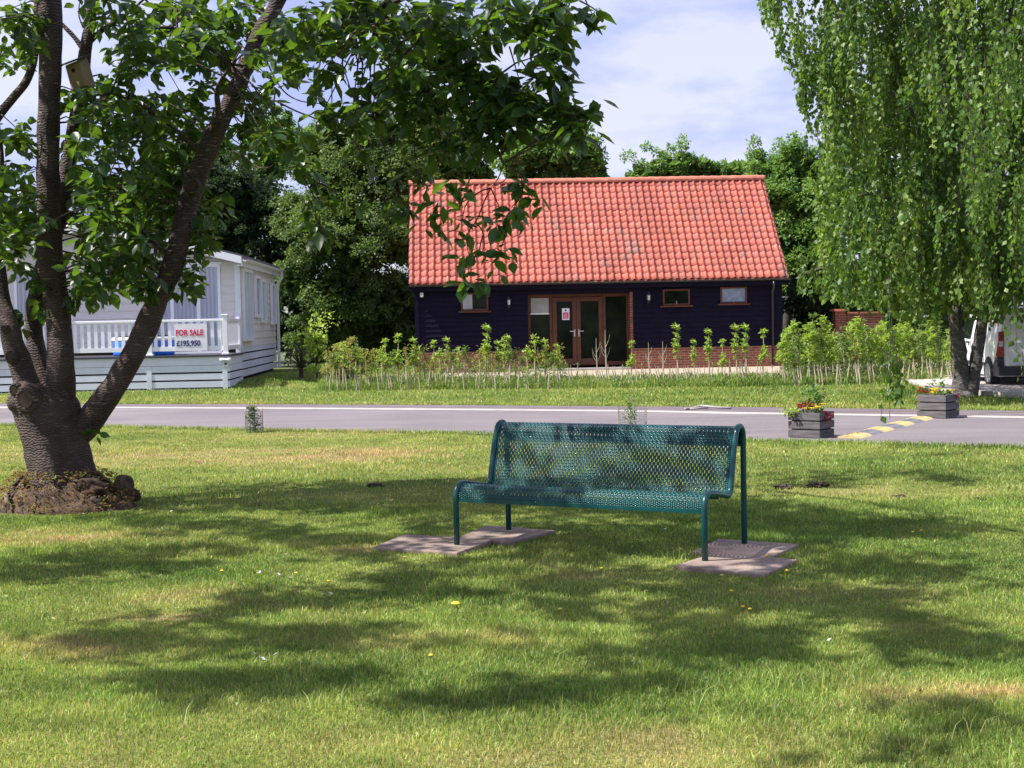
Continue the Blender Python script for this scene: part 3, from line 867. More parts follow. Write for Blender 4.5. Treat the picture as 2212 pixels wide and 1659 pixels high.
for px in (322, 486): 
    uq = hf(px, 800, dv)[0]; b.box(uq-0.06, uq+0.06, dv-0.012, dv-0.001, -0.12, DZ-0.25)
b.build('skirting_post', m['pale_skirting'], deck)
posts = [hf(p, 730, dv+0.08)[0] for p in (487, 323, 150, -40)]
for i, uq in enumerate(posts):
    p_ = boxo('post', m['white_rail'], deck, uq-0.06, uq+0.06, dv+0.03, dv+0.15, DZ+0.001, RZ2-0.005, bevel=0.006)
    boxo('post_cap', m['white_rail'], p_, uq-0.08, uq+0.08, dv+0.01, dv+0.17, RZ2, RZ2+0.04, bevel=0.012)
    boxo('post_base', m['white_rail'], p_, uq-0.085, uq+0.085, dv+0.005, dv+0.175, DZ+0.002, DZ+0.05, bevel=0.01)
for a, c in zip(posts[1:], posts[:-1]):
    boxo('handrail', m['white_rail'], deck, a+0.061, c-0.061, dv+0.045, dv+0.135, RZ2-0.13, RZ2-0.07, bevel=0.01)
    boxo('bottom_rail', m['white_rail'], deck, a+0.061, c-0.061, dv+0.06, dv+0.12, DZ+0.11, DZ+0.22)
    nb = max(2, int(round((c-a-0.12)/0.165)))
    for k in range(nb):
        x = a+0.06 + (k+0.5)*(c-a-0.12)/nb
        boxo('baluster', m['white_rail'], deck, x-0.04, x+0.04, dv+0.07, dv+0.11, DZ+0.221, RZ2-0.131)
# return rail back to the home
boxo('handrail', m['white_rail'], deck, posts[0]-0.04, posts[0]+0.05, dv+0.151, -0.05, RZ2-0.13, RZ2-0.07)
boxo('bottom_rail', m['white_rail'], deck, posts[0]-0.03, posts[0]+0.03, dv+0.151, -0.05, DZ+0.11, DZ+0.22)
nbr = max(3, int((-dv-.2)/.17))
for k in range(nbr):
    y = dv+0.22 + k*(-0.2-dv-0.2)/nbr
    boxo('baluster', m['white_rail'], deck, posts[0]-0.02, posts[0]+0.02, y-0.04, y+0.04, DZ+0.221, RZ2-0.131)
boxo('post', m['white_rail'], deck, posts[0]-0.06, posts[0]+0.06, -0.17, -0.051, DZ+0.001, RZ2-0.005)

# for sale board hung on the balustrade
s0, z1 = hf(376, 700, dv); s1, z0 = hf(448, 757, dv)
sg = thing('sale_board', 'white for sale board with red and navy lettering hung on the deck balustrade', 'sign', OH + uh*s0 + vh*(dv+0.01) + Vector((0,0,z0)), A_H)
SW, SH = s1-s0, z1-z0
boxo('board', m['sign_white'], sg, 0, SW, 0.0, 0.02, 0, SH)
def text_obj(name, body, size, mat, parent, loc, width=None, bold=0.0):
    cu = bpy.data.curves.new(name, 'FONT'); cu.body = body; cu.size = size; cu.align_x = 'CENTER'; cu.align_y = 'CENTER'
    cu.extrude = 0.003; cu.offset = bold
    o = bpy.data.objects.new(name, cu); COL.objects.link(o)
    dg = bpy.context.evaluated_depsgraph_get(); dg.update()
    me = bpy.data.meshes.new_from_object(o.evaluated_get(dg)); me.name = name
    bpy.data.objects.remove(o)
    q = link(name, me, None, parent); me.materials.clear(); me.materials.append(mat)
    if width:
        w = max(v.co.x for v in me.vertices) - min(v.co.x for v in me.vertices); q.scale = (width/w, 1, 1)
    q.rotation_euler = (math.pi/2, 0, 0); q.location = loc
    return q
text_obj('lettering', 'FOR SALE', SH*0.30, m['sign_red'], sg, (SW*0.46, -0.004, SH*0.66), SW*0.84, 0.006)
text_obj('lettering', '\u00a3195,950', SH*0.28, m['sign_navy'], sg, (SW*0.42, -0.004, SH*0.27), SW*0.74, 0.006)
# blue tub on the deck
tu0 = hf(240, 740, dv+.9)[0]; tu1 = hf(372, 740, dv+.9)[0]
tb = thing('hot_tub', 'low bright blue tub with a white rim standing on the deck behind the balustrade', 'tub', OH + uh*((tu0+tu1)/2) + vh*(dv+1.15) + Vector((0,0,DZ)), A_H)
R_ = min((tu1-tu0)/2, .80)
b = MB(); b.lathe([(R_*0.97, 0.003), (R_, 0.05), (R_, 0.36), (R_*0.98, 0.39)], n=36); b.build('tub_wall', m['tub_blue'], tb, smooth=True)
b = MB(); b.lathe([(R_*1.0, 0.36), (R_*1.03, 0.39), (R_*1.03, 0.43), (R_*0.99, 0.46), (R_*0.9, 0.46)], n=36); b.build('rim', m['white_rail'], tb, smooth=True)
b = MB(); b.lathe([(R_*0.9, 0.462), (R_*0.88, 0.49), (0, 0.50)], n=36); b.build('cover', m['gap_black'], tb)
# solar lamp on the deck corner
q0, z_ = hf(487, 777, dv-0.06)
sl_ = thing('solar_light', 'small white bow-shaped solar light fixed on the deck skirting corner', 'lamp', OH + uh*q0 + vh*(dv-0.013) + Vector((0,0,z_)), A_H)
b = MB(); b.tube([(-0.13,-0.04,0.0),(-0.07,-0.045,0.0),(0,-0.04,-0.0),(0.07,-0.045,0.0),(0.13,-0.04,0.0)], [0.045,0.045,0.025,0.045,0.045], 10); b.build('lamp_body', m['white_rail'], sl_, smooth=True)
boxo('bracket', m['pale_skirting'], sl_, -0.06, 0.06, -0.03, 0.0, -0.17, -0.045)
boxo('sensor', m['black_gutter'], sl_, -0.03, 0.03, -0.045, -0.0302, -0.12, -0.07)
# ================================================================== FOLIAGE ENGINE
def unit(v): return v / np.maximum(np.linalg.norm(v, axis=-1, keepdims=True), 1e-9)
LEAF = (np.array([(0,0,0),(-.5,.30,.05),(-.52,.58,.03),(0,1,-.10),(.52,.58,.03),(.5,.30,.05),(0,.30,-.07),(0,.62,-.09)], float),
        [np.array([(0,6,1),(7,3,2),(0,5,6),(7,4,3)]), np.array([(6,7,2,1),(6,5,4,7)])])
DIAM = (np.array([(0,0,0),(-.5,.42,.06),(0,1,-.08),(.5,.42,.06),(0,.45,-.06)], float), [np.array([(0,4,1),(4,2,1),(0,3,4),(4,3,2)])])
QUADL = (np.array([(0,0,0),(-.5,.45,.08),(0,1,0),(.5,.45,.08)], float), [np.array([(0,2,1),(0,3,2)])])

def leaves(name, P, D, Ls, Wr, tpl, mat, parent=None, tint=None, up=None):
    """leaves at P pointing along D, length Ls, width ratio Wr"""
    P = np.asarray(P, float); D = unit(np.asarray(D, float)); N = len(P)
    Ls = np.broadcast_to(Ls, (N,))
    if up is None:
        up = np.tile((0, 0, 1.0), (N, 1)) + rng.normal(0, 0.45, (N, 3))
    Xa = unit(np.cross(D, up)); Za = np.cross(Xa, D)
    T, F = tpl; n = len(T)
    T2 = T * np.array([Wr, 1, 1])
    V = P[:, None, :] + Ls[:, None, None] * (Xa[:, None, :] * T2[None, :, 0, None] + D[:, None, :] * T2[None, :, 1, None] + Za[:, None, :] * T2[None, :, 2, None])
    V = V.reshape(-1, 3)
    FF = [(f[None] + (np.arange(N) * n)[:, None, None]).reshape(-1, f.shape[1]) for f in F]
    if tint is None: tint = np.clip(rng.normal(0.5, 0.22, N), 0, 1)
    return np_mesh(name, V, FF, mat, parent, {'tint': np.repeat(tint, n)})

def dirs(N, zlo=-1.0, zhi=1.0):
    z = rng.uniform(zlo, zhi, N); a = rng.uniform(0, 2*np.pi, N); r = np.sqrt(np.maximum(0, 1 - z*z))
    return np.stack([r*np.cos(a), r*np.sin(a), z], 1)

# ------------------------------------------------------------------ background trees
def lobed_tree(name, label, base, lobes, mat, nleaf, size, cat='tree', group=None, core=True, trunk_h=None, trunk_r=0.16, ts=0.0, spires=0, flat=1.0):
    """lobes: (x,y,z,r) big masses relative to base; each is broken into many small leaf clumps"""
    root = thing(name, label, cat, base, 0, group)
    L = np.array(lobes, float)
    vol = L[:, 3] ** 2; pr = vol / vol.sum()
    NC = max(30, int(nleaf / 130))
    k = rng.choice(len(L), NC, p=pr)
    d = dirs(NC, -0.75, 1.0)
    C = L[k, :3] + d * (L[k, 3] * rng.uniform(0.72, 1.04, NC))[:, None]
    CR = L[k, 3] * rng.uniform(0.17, 0.34, NC)
    if spires:
        top = C[np.argsort(-C[:, 2])[:spires * 3]]
        sp = top[rng.choice(len(top), spires)] + rng.normal(0, 0.2, (spires, 3)) + np.array([0, 0, 1]) * rng.uniform(0.12, 0.55, spires)[:, None]
        C = np.concatenate([C, sp]); CR = np.concatenate([CR, rng.uniform(0.16, 0.3, spires)])
    NCC = len(C)
    j = rng.integers(0, NCC, nleaf)
    dd = dirs(nleaf, -0.6, 1)
    P = C[j] + dd * (CR[j] * rng.uniform(0.35, 1.05, nleaf))[:, None]
    P[:, 2] = np.maximum(P[:, 2], 0.1 + rng.uniform(0, .1, nleaf))
    D = unit(dd + rng.normal(0, 0.7, (nleaf, 3)) + np.array([0, 0, -0.3]))
    ct = rng.normal(0.5 + ts, 0.15, NCC)
    tint = np.clip(ct[j] + rng.normal(0, 0.17, nleaf), 0, 1)
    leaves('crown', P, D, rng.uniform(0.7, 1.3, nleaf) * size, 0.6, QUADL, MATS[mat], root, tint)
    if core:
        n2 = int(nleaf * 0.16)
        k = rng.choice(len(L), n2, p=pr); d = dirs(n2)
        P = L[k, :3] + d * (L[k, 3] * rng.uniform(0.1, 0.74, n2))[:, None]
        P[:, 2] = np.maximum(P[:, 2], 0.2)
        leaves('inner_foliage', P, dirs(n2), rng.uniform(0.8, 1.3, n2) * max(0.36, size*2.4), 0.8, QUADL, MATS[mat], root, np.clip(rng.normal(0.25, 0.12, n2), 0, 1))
    b = MB(); th = trunk_h or float((L[:, 2]).mean())
    top = Vector((float(L[:, 0].mean()), float(L[:, 1].mean()), th))
    b.tube([(0, 0, -0.1), (0.05, 0, th*0.3), top*0.65, top], [trunk_r*1.3, trunk_r, trunk_r*0.8, trunk_r*0.4], 8)
    for q in L[:10]:
        q3 = Vector(q[:3]); s_ = top*0.6
        b.tube([s_, s_.lerp(q3, 0.5)+Vector((0,0,-0.1)), q3 + Vector((0,0,q[3]*0.5))], [trunk_r*0.45, trunk_r*0.28, 0.02], 6)
    b.build('trunk', MATS['dark_bark'], root, smooth=True)
    return root

def crown_from_picture(blobs, Y, base_px, depth=1.6):
    """blobs: (px,py,r_px, dy) -> base point and lobes in metres"""
    B = at(base_px, 790, Y); B.z = 0; out = []
    for (px, py, rp, dy) in blobs:
        P = at(px, py, Y + dy); s = FPX / (Y + dy)
        out.append((P.x - B.x, P.y - B.y, P.z, rp / s))
    return B, out

def lt(name, label, Y, base_px, blobs, mat, n, size, **kw):
    B, L = crown_from_picture(blobs, Y, base_px)
    return lobed_tree(name, label, B, L, mat, n, size, **kw)

GT = 'trees closing off the view behind the buildings'
lt('bushy_tree', 'tall bushy olive green tree between the mobile home and the barn', 50.5, 745,
   [(745,420,95,0),(700,340,60,.5),(800,330,65,0),(665,370,38,0),(860,380,60,-.5),(640,470,55,.3),(690,520,75,-1.2),(780,530,85,-1.0),(850,520,65,-.8),(640,600,50,-.6),(720,640,70,-1),(800,660,75,-.6),(860,640,55,-.3),(760,730,75,.3),(680,730,60,0),(850,740,55,0),(770,290,32,.2),(835,290,30,0),(720,300,22,0)],
   'muted_leaf', 72000, 0.105, group=GT, ts=-0.02, spires=30)
lt('fine_leaved_tree', 'grey green fine leaved tree rising behind the left end of the barn roof', 54, 930,
   [(900,330,60,0),(950,300,62,0),(1000,350,60,.3),(930,400,70,0),(880,430,60,-.3),(1010,430,60,.5),(870,520,60,0),(950,520,70,1),(880,260,32,0),(940,240,35,0),(1040,390,38,.6),(870,650,70,0)],
   'olive_leaf', 42000, 0.115, group=GT, ts=-0.02, spires=18)
lt('dense_green_tree', 'dense dark green tree with a ragged right edge above the barn ridge', 52, 1190,
   [(1120,350,48,0),(1180,335,55,0),(1240,340,55,0),(1280,360,36,0),(1150,420,60,.5),(1230,420,60,.5),(1200,300,34,0),(1265,315,26,0),(1190,500,80,1)],
   'green_leaf', 30000, 0.12, group=GT, ts=0.1, spires=16)
lt('tufted_tree', 'lower tree with upright tufted leading shoots above the middle of the ridge', 53, 1450,
   [(1375,392,24,0),(1410,384,30,0),(1445,372,32,0),(1480,368,32,0),(1520,376,32,0),(1560,384,30,0),(1600,378,30,0),(1635,380,28,0),(1455,415,55,.5),(1540,420,55,.5),(1390,410,40,.5),(1500,520,80,1)],
   'green_leaf', 32000, 0.115, group=GT, ts=0.22, spires=34)
lt('full_green_tree', 'full mid green tree standing just behind the right gable of the barn', 50, 1700,
   [(1650,385,38,0),(1700,370,48,0),(1745,375,52,0),(1690,420,60,-.4),(1740,450,60,-.6),(1712,338,24,0),(1700,520,65,-.5),(1740,580,65,-.6),(1760,520,50,-1),(1790,420,60,0),(1800,620,60,0),(1640,420,45,1)],
   'green_leaf', 42000, 0.11, group=GT, ts=0.22, spires=18)
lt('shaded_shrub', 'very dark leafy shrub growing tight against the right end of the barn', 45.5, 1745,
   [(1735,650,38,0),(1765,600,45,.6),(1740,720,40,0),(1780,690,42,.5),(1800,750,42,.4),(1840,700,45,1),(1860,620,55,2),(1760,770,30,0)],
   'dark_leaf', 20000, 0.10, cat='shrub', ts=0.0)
lt('broad_tree', 'broad green tree mostly hidden behind the hanging birch foliage', 47, 1980,
   [(1880,480,80,0),(1960,430,90,0),(2060,440,95,0),(2160,450,95,0),(1900,600,75,0),(2000,580,90,0),(2110,590,90,0),(2210,580,90,0),(1960,700,60,0),(2080,700,65,0),(2190,700,65,0),(2260,480,80,0),(1870,340,80,0),(1960,280,95,0),(2060,250,95,0),(2160,270,95,0),(2250,330,90,0),(1940,150,70,0),(2040,110,80,0),(2140,110,80,0),(2230,160,80,0),(1860,230,50,0)],
   'green_leaf', 42000, 0.15, group=GT, ts=-0.1)
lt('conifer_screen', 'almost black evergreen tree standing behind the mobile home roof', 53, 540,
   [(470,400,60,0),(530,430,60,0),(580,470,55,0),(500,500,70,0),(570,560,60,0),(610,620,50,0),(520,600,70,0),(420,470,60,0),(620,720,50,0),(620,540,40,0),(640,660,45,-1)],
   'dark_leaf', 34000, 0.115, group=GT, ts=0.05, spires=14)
lt('light_green_tree', 'light green tree top showing through the cherry branches beyond the mobile home', 58, 380,
   [(330,430,70,0),(400,380,70,0),(450,340,45,0),(280,500,70,0),(380,500,80,0),(590,330,60,1),(640,300,40,1),(560,390,50,1),(480,330,40,0)],
   'green_leaf', 18000, 0.16, group=GT, ts=0.15, spires=10)
lt('left_hedge_tree', 'green tree crown at the far left beyond the mobile home roof', 60, 60,
   [(-60,480,90,0),(40,500,80,0),(130,480,80,0),(220,500,80,0),(-160,500,90,0),(60,600,90,0),(200,600,90,0)],
   'dark_leaf', 9000, 0.2, group=GT, ts=0.25)
# dark leaf masses; the first is added, under-canopy shade put into its colour
def hedge_row(name, label, x0, x1, Y, h, mat, n, size, ts=0.0, depth=0.9):
    B = Vector(((x0+x1)/2, Y, 0)); L = []
    x = x0
    while x < x1:
        L.append((x-B.x, random.uniform(-.3,.3), h*random.uniform(0.25,0.5), h*0.42)); L.append((x-B.x, random.uniform(-.3,.3), h*random.uniform(0.6,0.8), h*0.30)); x += h*0.32
    return lobed_tree(name, label, B, L, mat, n, size, cat='hedge', trunk_h=h*0.4, trunk_r=0.08, ts=ts)
hedge_row('dark_backdrop', 'added dark leaf mass for the deep shade between the mobile home and the barn', -8.0, -2.6, 52.6, 3.6, 'dark_leaf', 24000, 0.12, -0.03)
hedge_row('dark_backdrop', 'tall dark boundary hedge behind the barn and drive', -2.5, 24, 55, 4.2, 'dark_leaf', 16000, 0.22, 0.0)
hedge_row('dark_backdrop', 'tall dark boundary hedge behind the mobile home', -34, -8, 58, 4.2, 'dark_leaf', 9000, 0.25, 0.0)

# ------------------------------------------------------------------ THE CHERRY TREE
CB = gnd(140, 1095)
YC = CB.y
cherry = thing('cherry_tree', 'old multi-stemmed cherry tree with ringed bark and a litter-strewn root mound', 'tree', CB)
def cl(px, py, dY=0.0): return at(px, py, YC + dY) - CB
def limb(pts, name='limb', jit=0.012, per=6, n=14, mat='cherry_bark'):
    """pts: (px, py, dY, width_px)"""
    P = [cl(a, b, c) for a, b, c, w in pts]; R = [w / 2 / (FPX/(YC+c)) for a, b, c, w in pts]
    C = catmull(P, per); t = np.linspace(0, len(P)-1, len(C)); RR = np.interp(t, range(len(P)), R)
    b = MB(); b.tube(C, list(RR), n)
    vv = np.array(b.v); 
    wob = (vnoise(vv[:,0]*9+vv[:,1]*7, vv[:,2]*9) - 0.5) * 2 * jit
    cen = np.repeat(np.array([tuple(c) for c in C]), n, axis=0)
    d = unit(vv[:len(cen)] - cen); vv[:len(cen)] += d * wob[:len(cen), None]
    b.v = [tuple(q) for q in vv]
    o = b.build(name, MATS[mat], cherry, smooth=True)
    return o, C, RR
# main trunk: lofted rings with lobed cross-section
rings = []
prof = [(1125, 148, 270), (1108, 148, 200), (1085, 142, 168), (1060, 136, 150), (1020, 129, 140), (970, 120, 138), (920, 108, 140), (885, 98, 146), (855, 92, 132), (835, 92, 100)]
NR = 40
b = MB(); V = []
for j, (py, cx, w) in enumerate(prof):
    c = cl(cx, py); r = w/2/(FPX/YC)
    for k in range(NR):
        a = 2*math.pi*k/NR
        lob = 1 + (0.22 if j < 2 else 0.10 if j < 4 else 0.045)*math.sin(3*a+0.6) + (0.15 if j < 2 else 0.03)*math.sin(7*a+j*0.1)
        V.append((c.x + r*lob*math.cos(a), c.y + r*lob*0.9*math.sin(a), max(c.z, -0.05)))
F = [(j*NR+k, j*NR+(k+1)%NR, (j+1)*NR+(k+1)%NR, (j+1)*NR+k) for j in range(len(prof)-1) for k in range(NR)] + [tuple((len(prof)-1)*NR+k for k in range(NR))]
b.add(V, F)
# trunk proper, subdivided for the bark relief
tr_ = b.build('trunk', MATS['cherry_bark'], cherry, smooth=True)
sb = tr_.modifiers.new('sub', 'SUBSURF'); sb.levels = 2; sb.render_levels = 2
tx = bpy.data.textures.new('bark', 'CLOUDS'); tx.noise_scale = 0.10
dm = tr_.modifiers.new('disp', 'DISPLACE'); dm.texture = tx; dm.strength = 0.03; dm.mid_level = 0.5
LIMBS = []
LIMBS.append(limb([(122,930,.1,72),(130,860,.0,62),(130,780,-.05,58),(127,690,0,55),(118,620,0,54),(108,560,0,54),(106,450,0,50),(104,333,0,48),(107,200,0,50),(108,80,.0,49),(108,-60,.0,46),(112,-220,.1,38),(118,-420,.2,22)]))
LIMBS.append(limb([(128,985,.16,50),(180,925,.05,62),(232,858,-.08,54),(280,778,-.15,50),(318,700,-.15,50),(345,635,-.15,48),(372,575,-.15,46),(392,500,-.15,45),(417,400,-.1,45),(460,300,-.1,40),(508,200,-.1,37),(562,75,-.1,34),(600,0,-.1,32),(650,-120,-.2,30),(720,-260,-.3,20)]))
LIMBS.append(limb([(92,905,0,62),(66,850,-.02,54),(38,770,0,48),(20,710,0,44),(4,650,.1,40),(-10,580,.2,40),(-40,460,.3,34),(-90,320,.4,26),(-150,180,.5,16)]))
LIMBS.append(limb([(105,880,.2,60),(84,790,.3,42),(74,700,.35,38),(84,610,.4,36),(120,500,.45,34),(142,400,.5,33),(150,330,.5,32),(164,260,.5,32),(178,170,.5,32),(186,100,.5,26),(200,20,.5,24),(215,-100,.5,20),(235,-250,.5,12)]))
br = []
def branch(pts, **k):
    o = limb(pts, name='branch', jit=0.004, n=8, **k); LIMBS.append(o); return o
branch([(590,60,-.1,26),(640,85,-.5,24),(700,72,-.9,20),(760,50,-1.3,18),(850,45,-1.8,15),(920,90,-2.1,12),(977,123,-2.3,10),(1014,170,-2.4,9),(1044,227,-2.5,8),(1064,300,-2.5,7),(1088,354,-2.5,5.5)])
branch([(760,50,-1.3,16),(880,-10,-1.8,14),(1020,-60,-2.3,10),(1150,-60,-2.7,7),(1240,-20,-2.9,4)])
branch([(187,95,.5,16),(225,62,.5,11),(275,30,.4,8),(330,-20,.3,6)])
branch([(183,110,.5,14),(160,80,.5,10),(132,50,.5,8),(100,10,.5,6)])
branch([(-40,300,.3,24),(0,245,.3,21),(28,212,.3,20),(55,178,.3,19),(72,135,.3,18),(76,90,.3,16),(80,20,.35,14),(70,-60,.4,10)])
branch([(-30,160,.5,14),(10,118,.5,11),(32,96,.5,8),(60,60,.5,5)])
branch([(2,420,.5,14),(3,340,.5,12),(-4,270,.5,10)])
branch([(455,300,-.1,16),(470,240,-.3,13),(470,190,-.5,10),(500,140,-.8,8)])
branch([(380,560,-.15,10),(330,520,-.4,8),(280,470,-.6,6),(230,440,-.7,4)])
branch([(440,340,-.1,12),(380,280,-.4,9),(310,230,-.6,7),(240,200,-.7,4)])
branch([(520,170,-.1,12),(450,100,-.3,10),(370,60,-.5,7),(300,70,-.6,4)])
# limbs that carry the unseen crown above and towards the camera
for pts in ([(650,-120,-.2,24),(760,-260,-1.2,20),(900,-420,-2.6,16),(1000,-620,-3.8,12),(1100,-900,-4.6,8)],
            [(112,-220,.1,30),(300,-420,-1.0,24),(520,-640,-2.4,18),(700,-950,-3.8,12),(850,-1300,-4.8,8)],
            [(215,-100,.5,18),(420,-300,0.5,14),(700,-460,.6,10),(950,-520,.6,6)],
            [(600,0,-.1,24),(760,-120,.2,20),(950,-200,.5,14),(1100,-260,.7,8)],
            [(108,-60,0,30),(20,-260,-1,20),(-60,-520,-2.2,14),(-100,-800,-3.2,8)]):
    branch(pts)
def twig_set(lst, name='twigs', w=4.0):
    b = MB()
    for pts in lst:
        P = [cl(*q[:3]) for q in pts]; C = catmull(P, 5); s = FPX/(YC+pts[0][2])
        b.tube(C, list(np.linspace(w, w*0.45, len(C))/2/s), 5)
    return b.build(name, MATS['cherry_bark'], cherry, smooth=True)
q = -2.5
twig_set([
 [(1088,354,q),(1126,376,q),(1131,400,q),(1125,430,q)], [(1126,376,q),(1128,412,q),(1122,430,q)], [(1125,425,q),(1110,447,q)],
 [(1088,354,q),(1076,385,q),(1060,406,q)], [(1094,358,q),(1093,385,q),(1070,402,q)],
 [(1060,406,q),(1035,415,q),(1012,435,q),(1003,452,q),(999,480,q)], [(1035,415,q),(1000,436,q),(985,440,q)],
 [(1060,406,q),(1045,437,q),(1030,475,q),(1010,505,q),(1010,540,q),(1018,562,q)], [(1060,406,q),(1075,440,q),(1083,460,q)],
 [(1027,480,q),(1042,500,q),(1046,530,q),(1040,545,q)], [(1042,510,q),(1035,540,q),(1028,556,q)], [(1092,498,q),(1088,520,q),(1084,530,q)],
 [(1012,565,q),(1012,590,q)], [(1120,430,q),(1104,450,q)]], w=3.6)
twig_set([
 [(1044,227,-2.4),(1080,240,-2.4),(1120,240,-2.5)], [(930,180,-2),(925,250,-2),(900,275,-2),(862,268,-2)],
 [(1110,110,-2.7),(1140,150,-2.7),(1175,190,-2.7)], [(1100,100,-2.7),(1112,140,-2.7),(1125,185,-2.7)],
 [(1150,40,-2.8),(1170,95,-2.8),(1190,102,-2.8),(1205,90,-2.8)], [(1145,90,-2.8),(1155,147,-2.8),(1210,132,-2.8)],
 [(940,200,-2.1),(945,270,-2.1),(955,330,-2.1)], [(960,160,-2.2),(962,250,-2.2),(990,330,-2.2)], [(978,200,-2.2),(1010,260,-2.2),(1060,310,-2.2)],
 [(590,215,-.8),(640,240,-.9),(690,260,-1.0),(730,290,-1.1),(748,310,-1.2)], [(690,262,-1),(730,275,-1.2),(765,305,-1.3),(790,350,-1.4),(808,395,-1.5)],
 [(595,190,-.8),(592,225,-.8),(596,250,-.8)], [(560,95,-.3),(600,180,-.6),(640,215,-.8),(700,225,-1)],
 [(690,510,-1.2),(690,470,-1.2),(680,430,-1.2),(640,360,-1.1),(590,320,-1),(540,300,-.8)],
 [(640,372,-1.1),(700,400,-1.2),(730,420,-1.2)], [(490,320,-.2),(530,340,-.4),(555,360,-.5),(580,362,-.6),(598,350,-.6)],
 [(845,370,-1.5),(850,400,-1.5),(860,430,-1.5)], [(810,240,-1.5),(830,320,-1.5),(848,380,-1.5)], [(905,190,-2),(895,300,-2),(900,380,-2)],
 [(108,270,0),(140,240,.3),(185,215,.3)], [(180,60,.5),(170,30,.5),(175,-10,.5)], [(240,30,.4),(222,50,.4),(210,80,.4)],
 [(278,560,-.4),(285,600,-.4),(284,640,-.4)], [(192,900,-.1),(196,925,-.15),(198,935,-.2)], [(1250,0,-2.9),(1285,20,-2.9),(1290,30,-2.9)], [(1160,235,-2.7),(1205,228,-2.8),(1240,236,-2.9),(1268,228,-3)], [(1205,228,-2.8),(1238,250,-2.9),(1258,272,-3)], [(430,145,-.3),(415,110,-.3),(370,60,-.3)]], w=4.2)

# leaf rosettes: regions of the picture where the crown shows
REG = []   # (cx, cy, rx, ry, count, dY lo, dY hi)
def reg(cx, cy, rx, ry, n, lo=-1.2, hi=1.0): REG.append((cx, cy, rx, ry, n, lo, hi))
reg(250,330,100,120,90); reg(380,300,70,110,60,.1,1.1); reg(250,450,100,90,70); reg(370,430,60,80,34,.15,1.1); reg(250,560,90,60,50,-1,.8); reg(330,540,40,50,16,.1,.8); reg(310,250,90,60,44,-1,1); reg(430,240,50,60,22,.15,1); reg(220,200,40,50,14)
reg(190,600,30,50,10); reg(220,610,50,25,10,-1,.5); reg(300,600,40,25,9,-1,.5)
reg(402,600,22,45,10,-.6,.1); reg(440,450,45,70,26,.1,1); reg(436,525,24,60,14,-.3,.6)
reg(350,70,120,75,84,-1.2,.8); reg(500,30,110,60,54,.0,.9); reg(450,130,70,55,30,.0,.8); reg(290,110,40,60,14); reg(220,20,50,40,14)
reg(600,120,60,55,26,-1.6,0); reg(540,260,34,80,30,-.2,.5); reg(602,300,50,34,20,-1.6,-.4); reg(600,200,25,40,6,-1.2,-.2)
reg(690,50,110,60,44,-2,-.4); reg(800,50,110,70,52,-2.4,-.8); reg(900,80,110,80,50,-2.7,-1.2); reg(1000,50,100,70,38,-3,-1.8); reg(1110,40,80,55,26,-3.2,-2.2); reg(1180,70,50,60,20,-3.2,-2.4)
reg(1210,10,60,24,12,-3.2,-2.5); reg(1280,20,18,18,4,-3,-2.8); reg(1215,120,20,14,3,-3,-2.7); reg(1195,160,30,25,5,-3,-2.7)
reg(700,160,60,35,9,-2,-.8); reg(740,250,70,30,22,-1.8,-1); reg(700,200,40,16,2,-1.6,-.8); reg(830,200,55,50,20,-2.2,-1.2); reg(800,250,30,16,4,-2,-1)
reg(900,200,60,60,26,-2.4,-1.6); reg(990,160,60,50,26,-2.7,-2); reg(1060,180,50,40,16,-2.8,-2.2); reg(1120,190,40,35,12,-2.9,-2.3); reg(1165,175,25,14,3,-2.9,-2.6)
reg(1060,250,60,30,20,-2.7,-2.2); reg(1130,240,60,30,16,-2.9,-2.4); reg(1195,230,60,18,12,-3,-2.6); reg(1240,270,30,25,6,-3,-2.8); reg(1265,245,20,8,2,-3,-2.8); reg(1270,225,12,6,1,-3,-2.8)
reg(1000,290,40,40,9,-2.6,-2.2); reg(960,310,40,50,9,-2.4,-2); reg(900,300,40,50,7,-2.2,-1.8); reg(1080,290,40,20,6,-2.6,-2.4)
reg(1200,290,50,25,5,-2.9,-2.6)
reg(690,500,22,14,4,-1.3,-1.1); reg(692,438,26,12,3,-1.3,-1.1); reg(745,425,24,10,2,-1.4,-1.2); reg(860,440,26,16,4,-1.6,-1.4); reg(912,378,20,22,4,-2,-1.8); reg(785,330,26,10,3,-1.4,-1.2); reg(660,360,20,14,3,-1.2,-1)
reg(990,395,30,14,3,-2.5,-2.3); reg(1120,395,18,8,1,-2.5,-2.5)
reg(40,60,50,60,26,-.6,.8); reg(20,130,30,20,4,-.3,.8); reg(20,280,40,22,7,-.6,.5); reg(30,290,50,12,4,-.4,.3); reg(30,400,50,60,26,-.8,.8); reg(20,500,60,60,30,-1,.8); reg(30,560,30,16,6,-.6,.2); reg(65,460,30,60,12,-.8,.6); reg(62,310,12,12,2,0,.3)
reg(60,300,22,16,2,0,.3); reg(92,600,14,16,2,-.4,.0); reg(150,200,22,24,6,.2,.9); reg(50,30,40,30,8,-.3,.5)
reg(195,930,8,10,1,-.2,-.2); reg(50,680,26,20,4,.1,.4); reg(145,350,30,60,10,.6,1.2); reg(95,664,10,14,2,-.2,-.1)
reg(165,640,18,24,4,-.3,.1); reg(285,610,18,8,2,-.5,-.4)
C = []
for cx, cy, rx, ry, n, lo, hi in REG:
    a = rng.uniform(0, 2*np.pi, n); r = np.sqrt(rng.uniform(0, 1, n))
    for aa, rr in zip(a, r):
        C.append(tuple(cl(cx + rx*rr*math.cos(aa), cy + ry*rr*math.sin(aa), rng.uniform(lo, hi))))
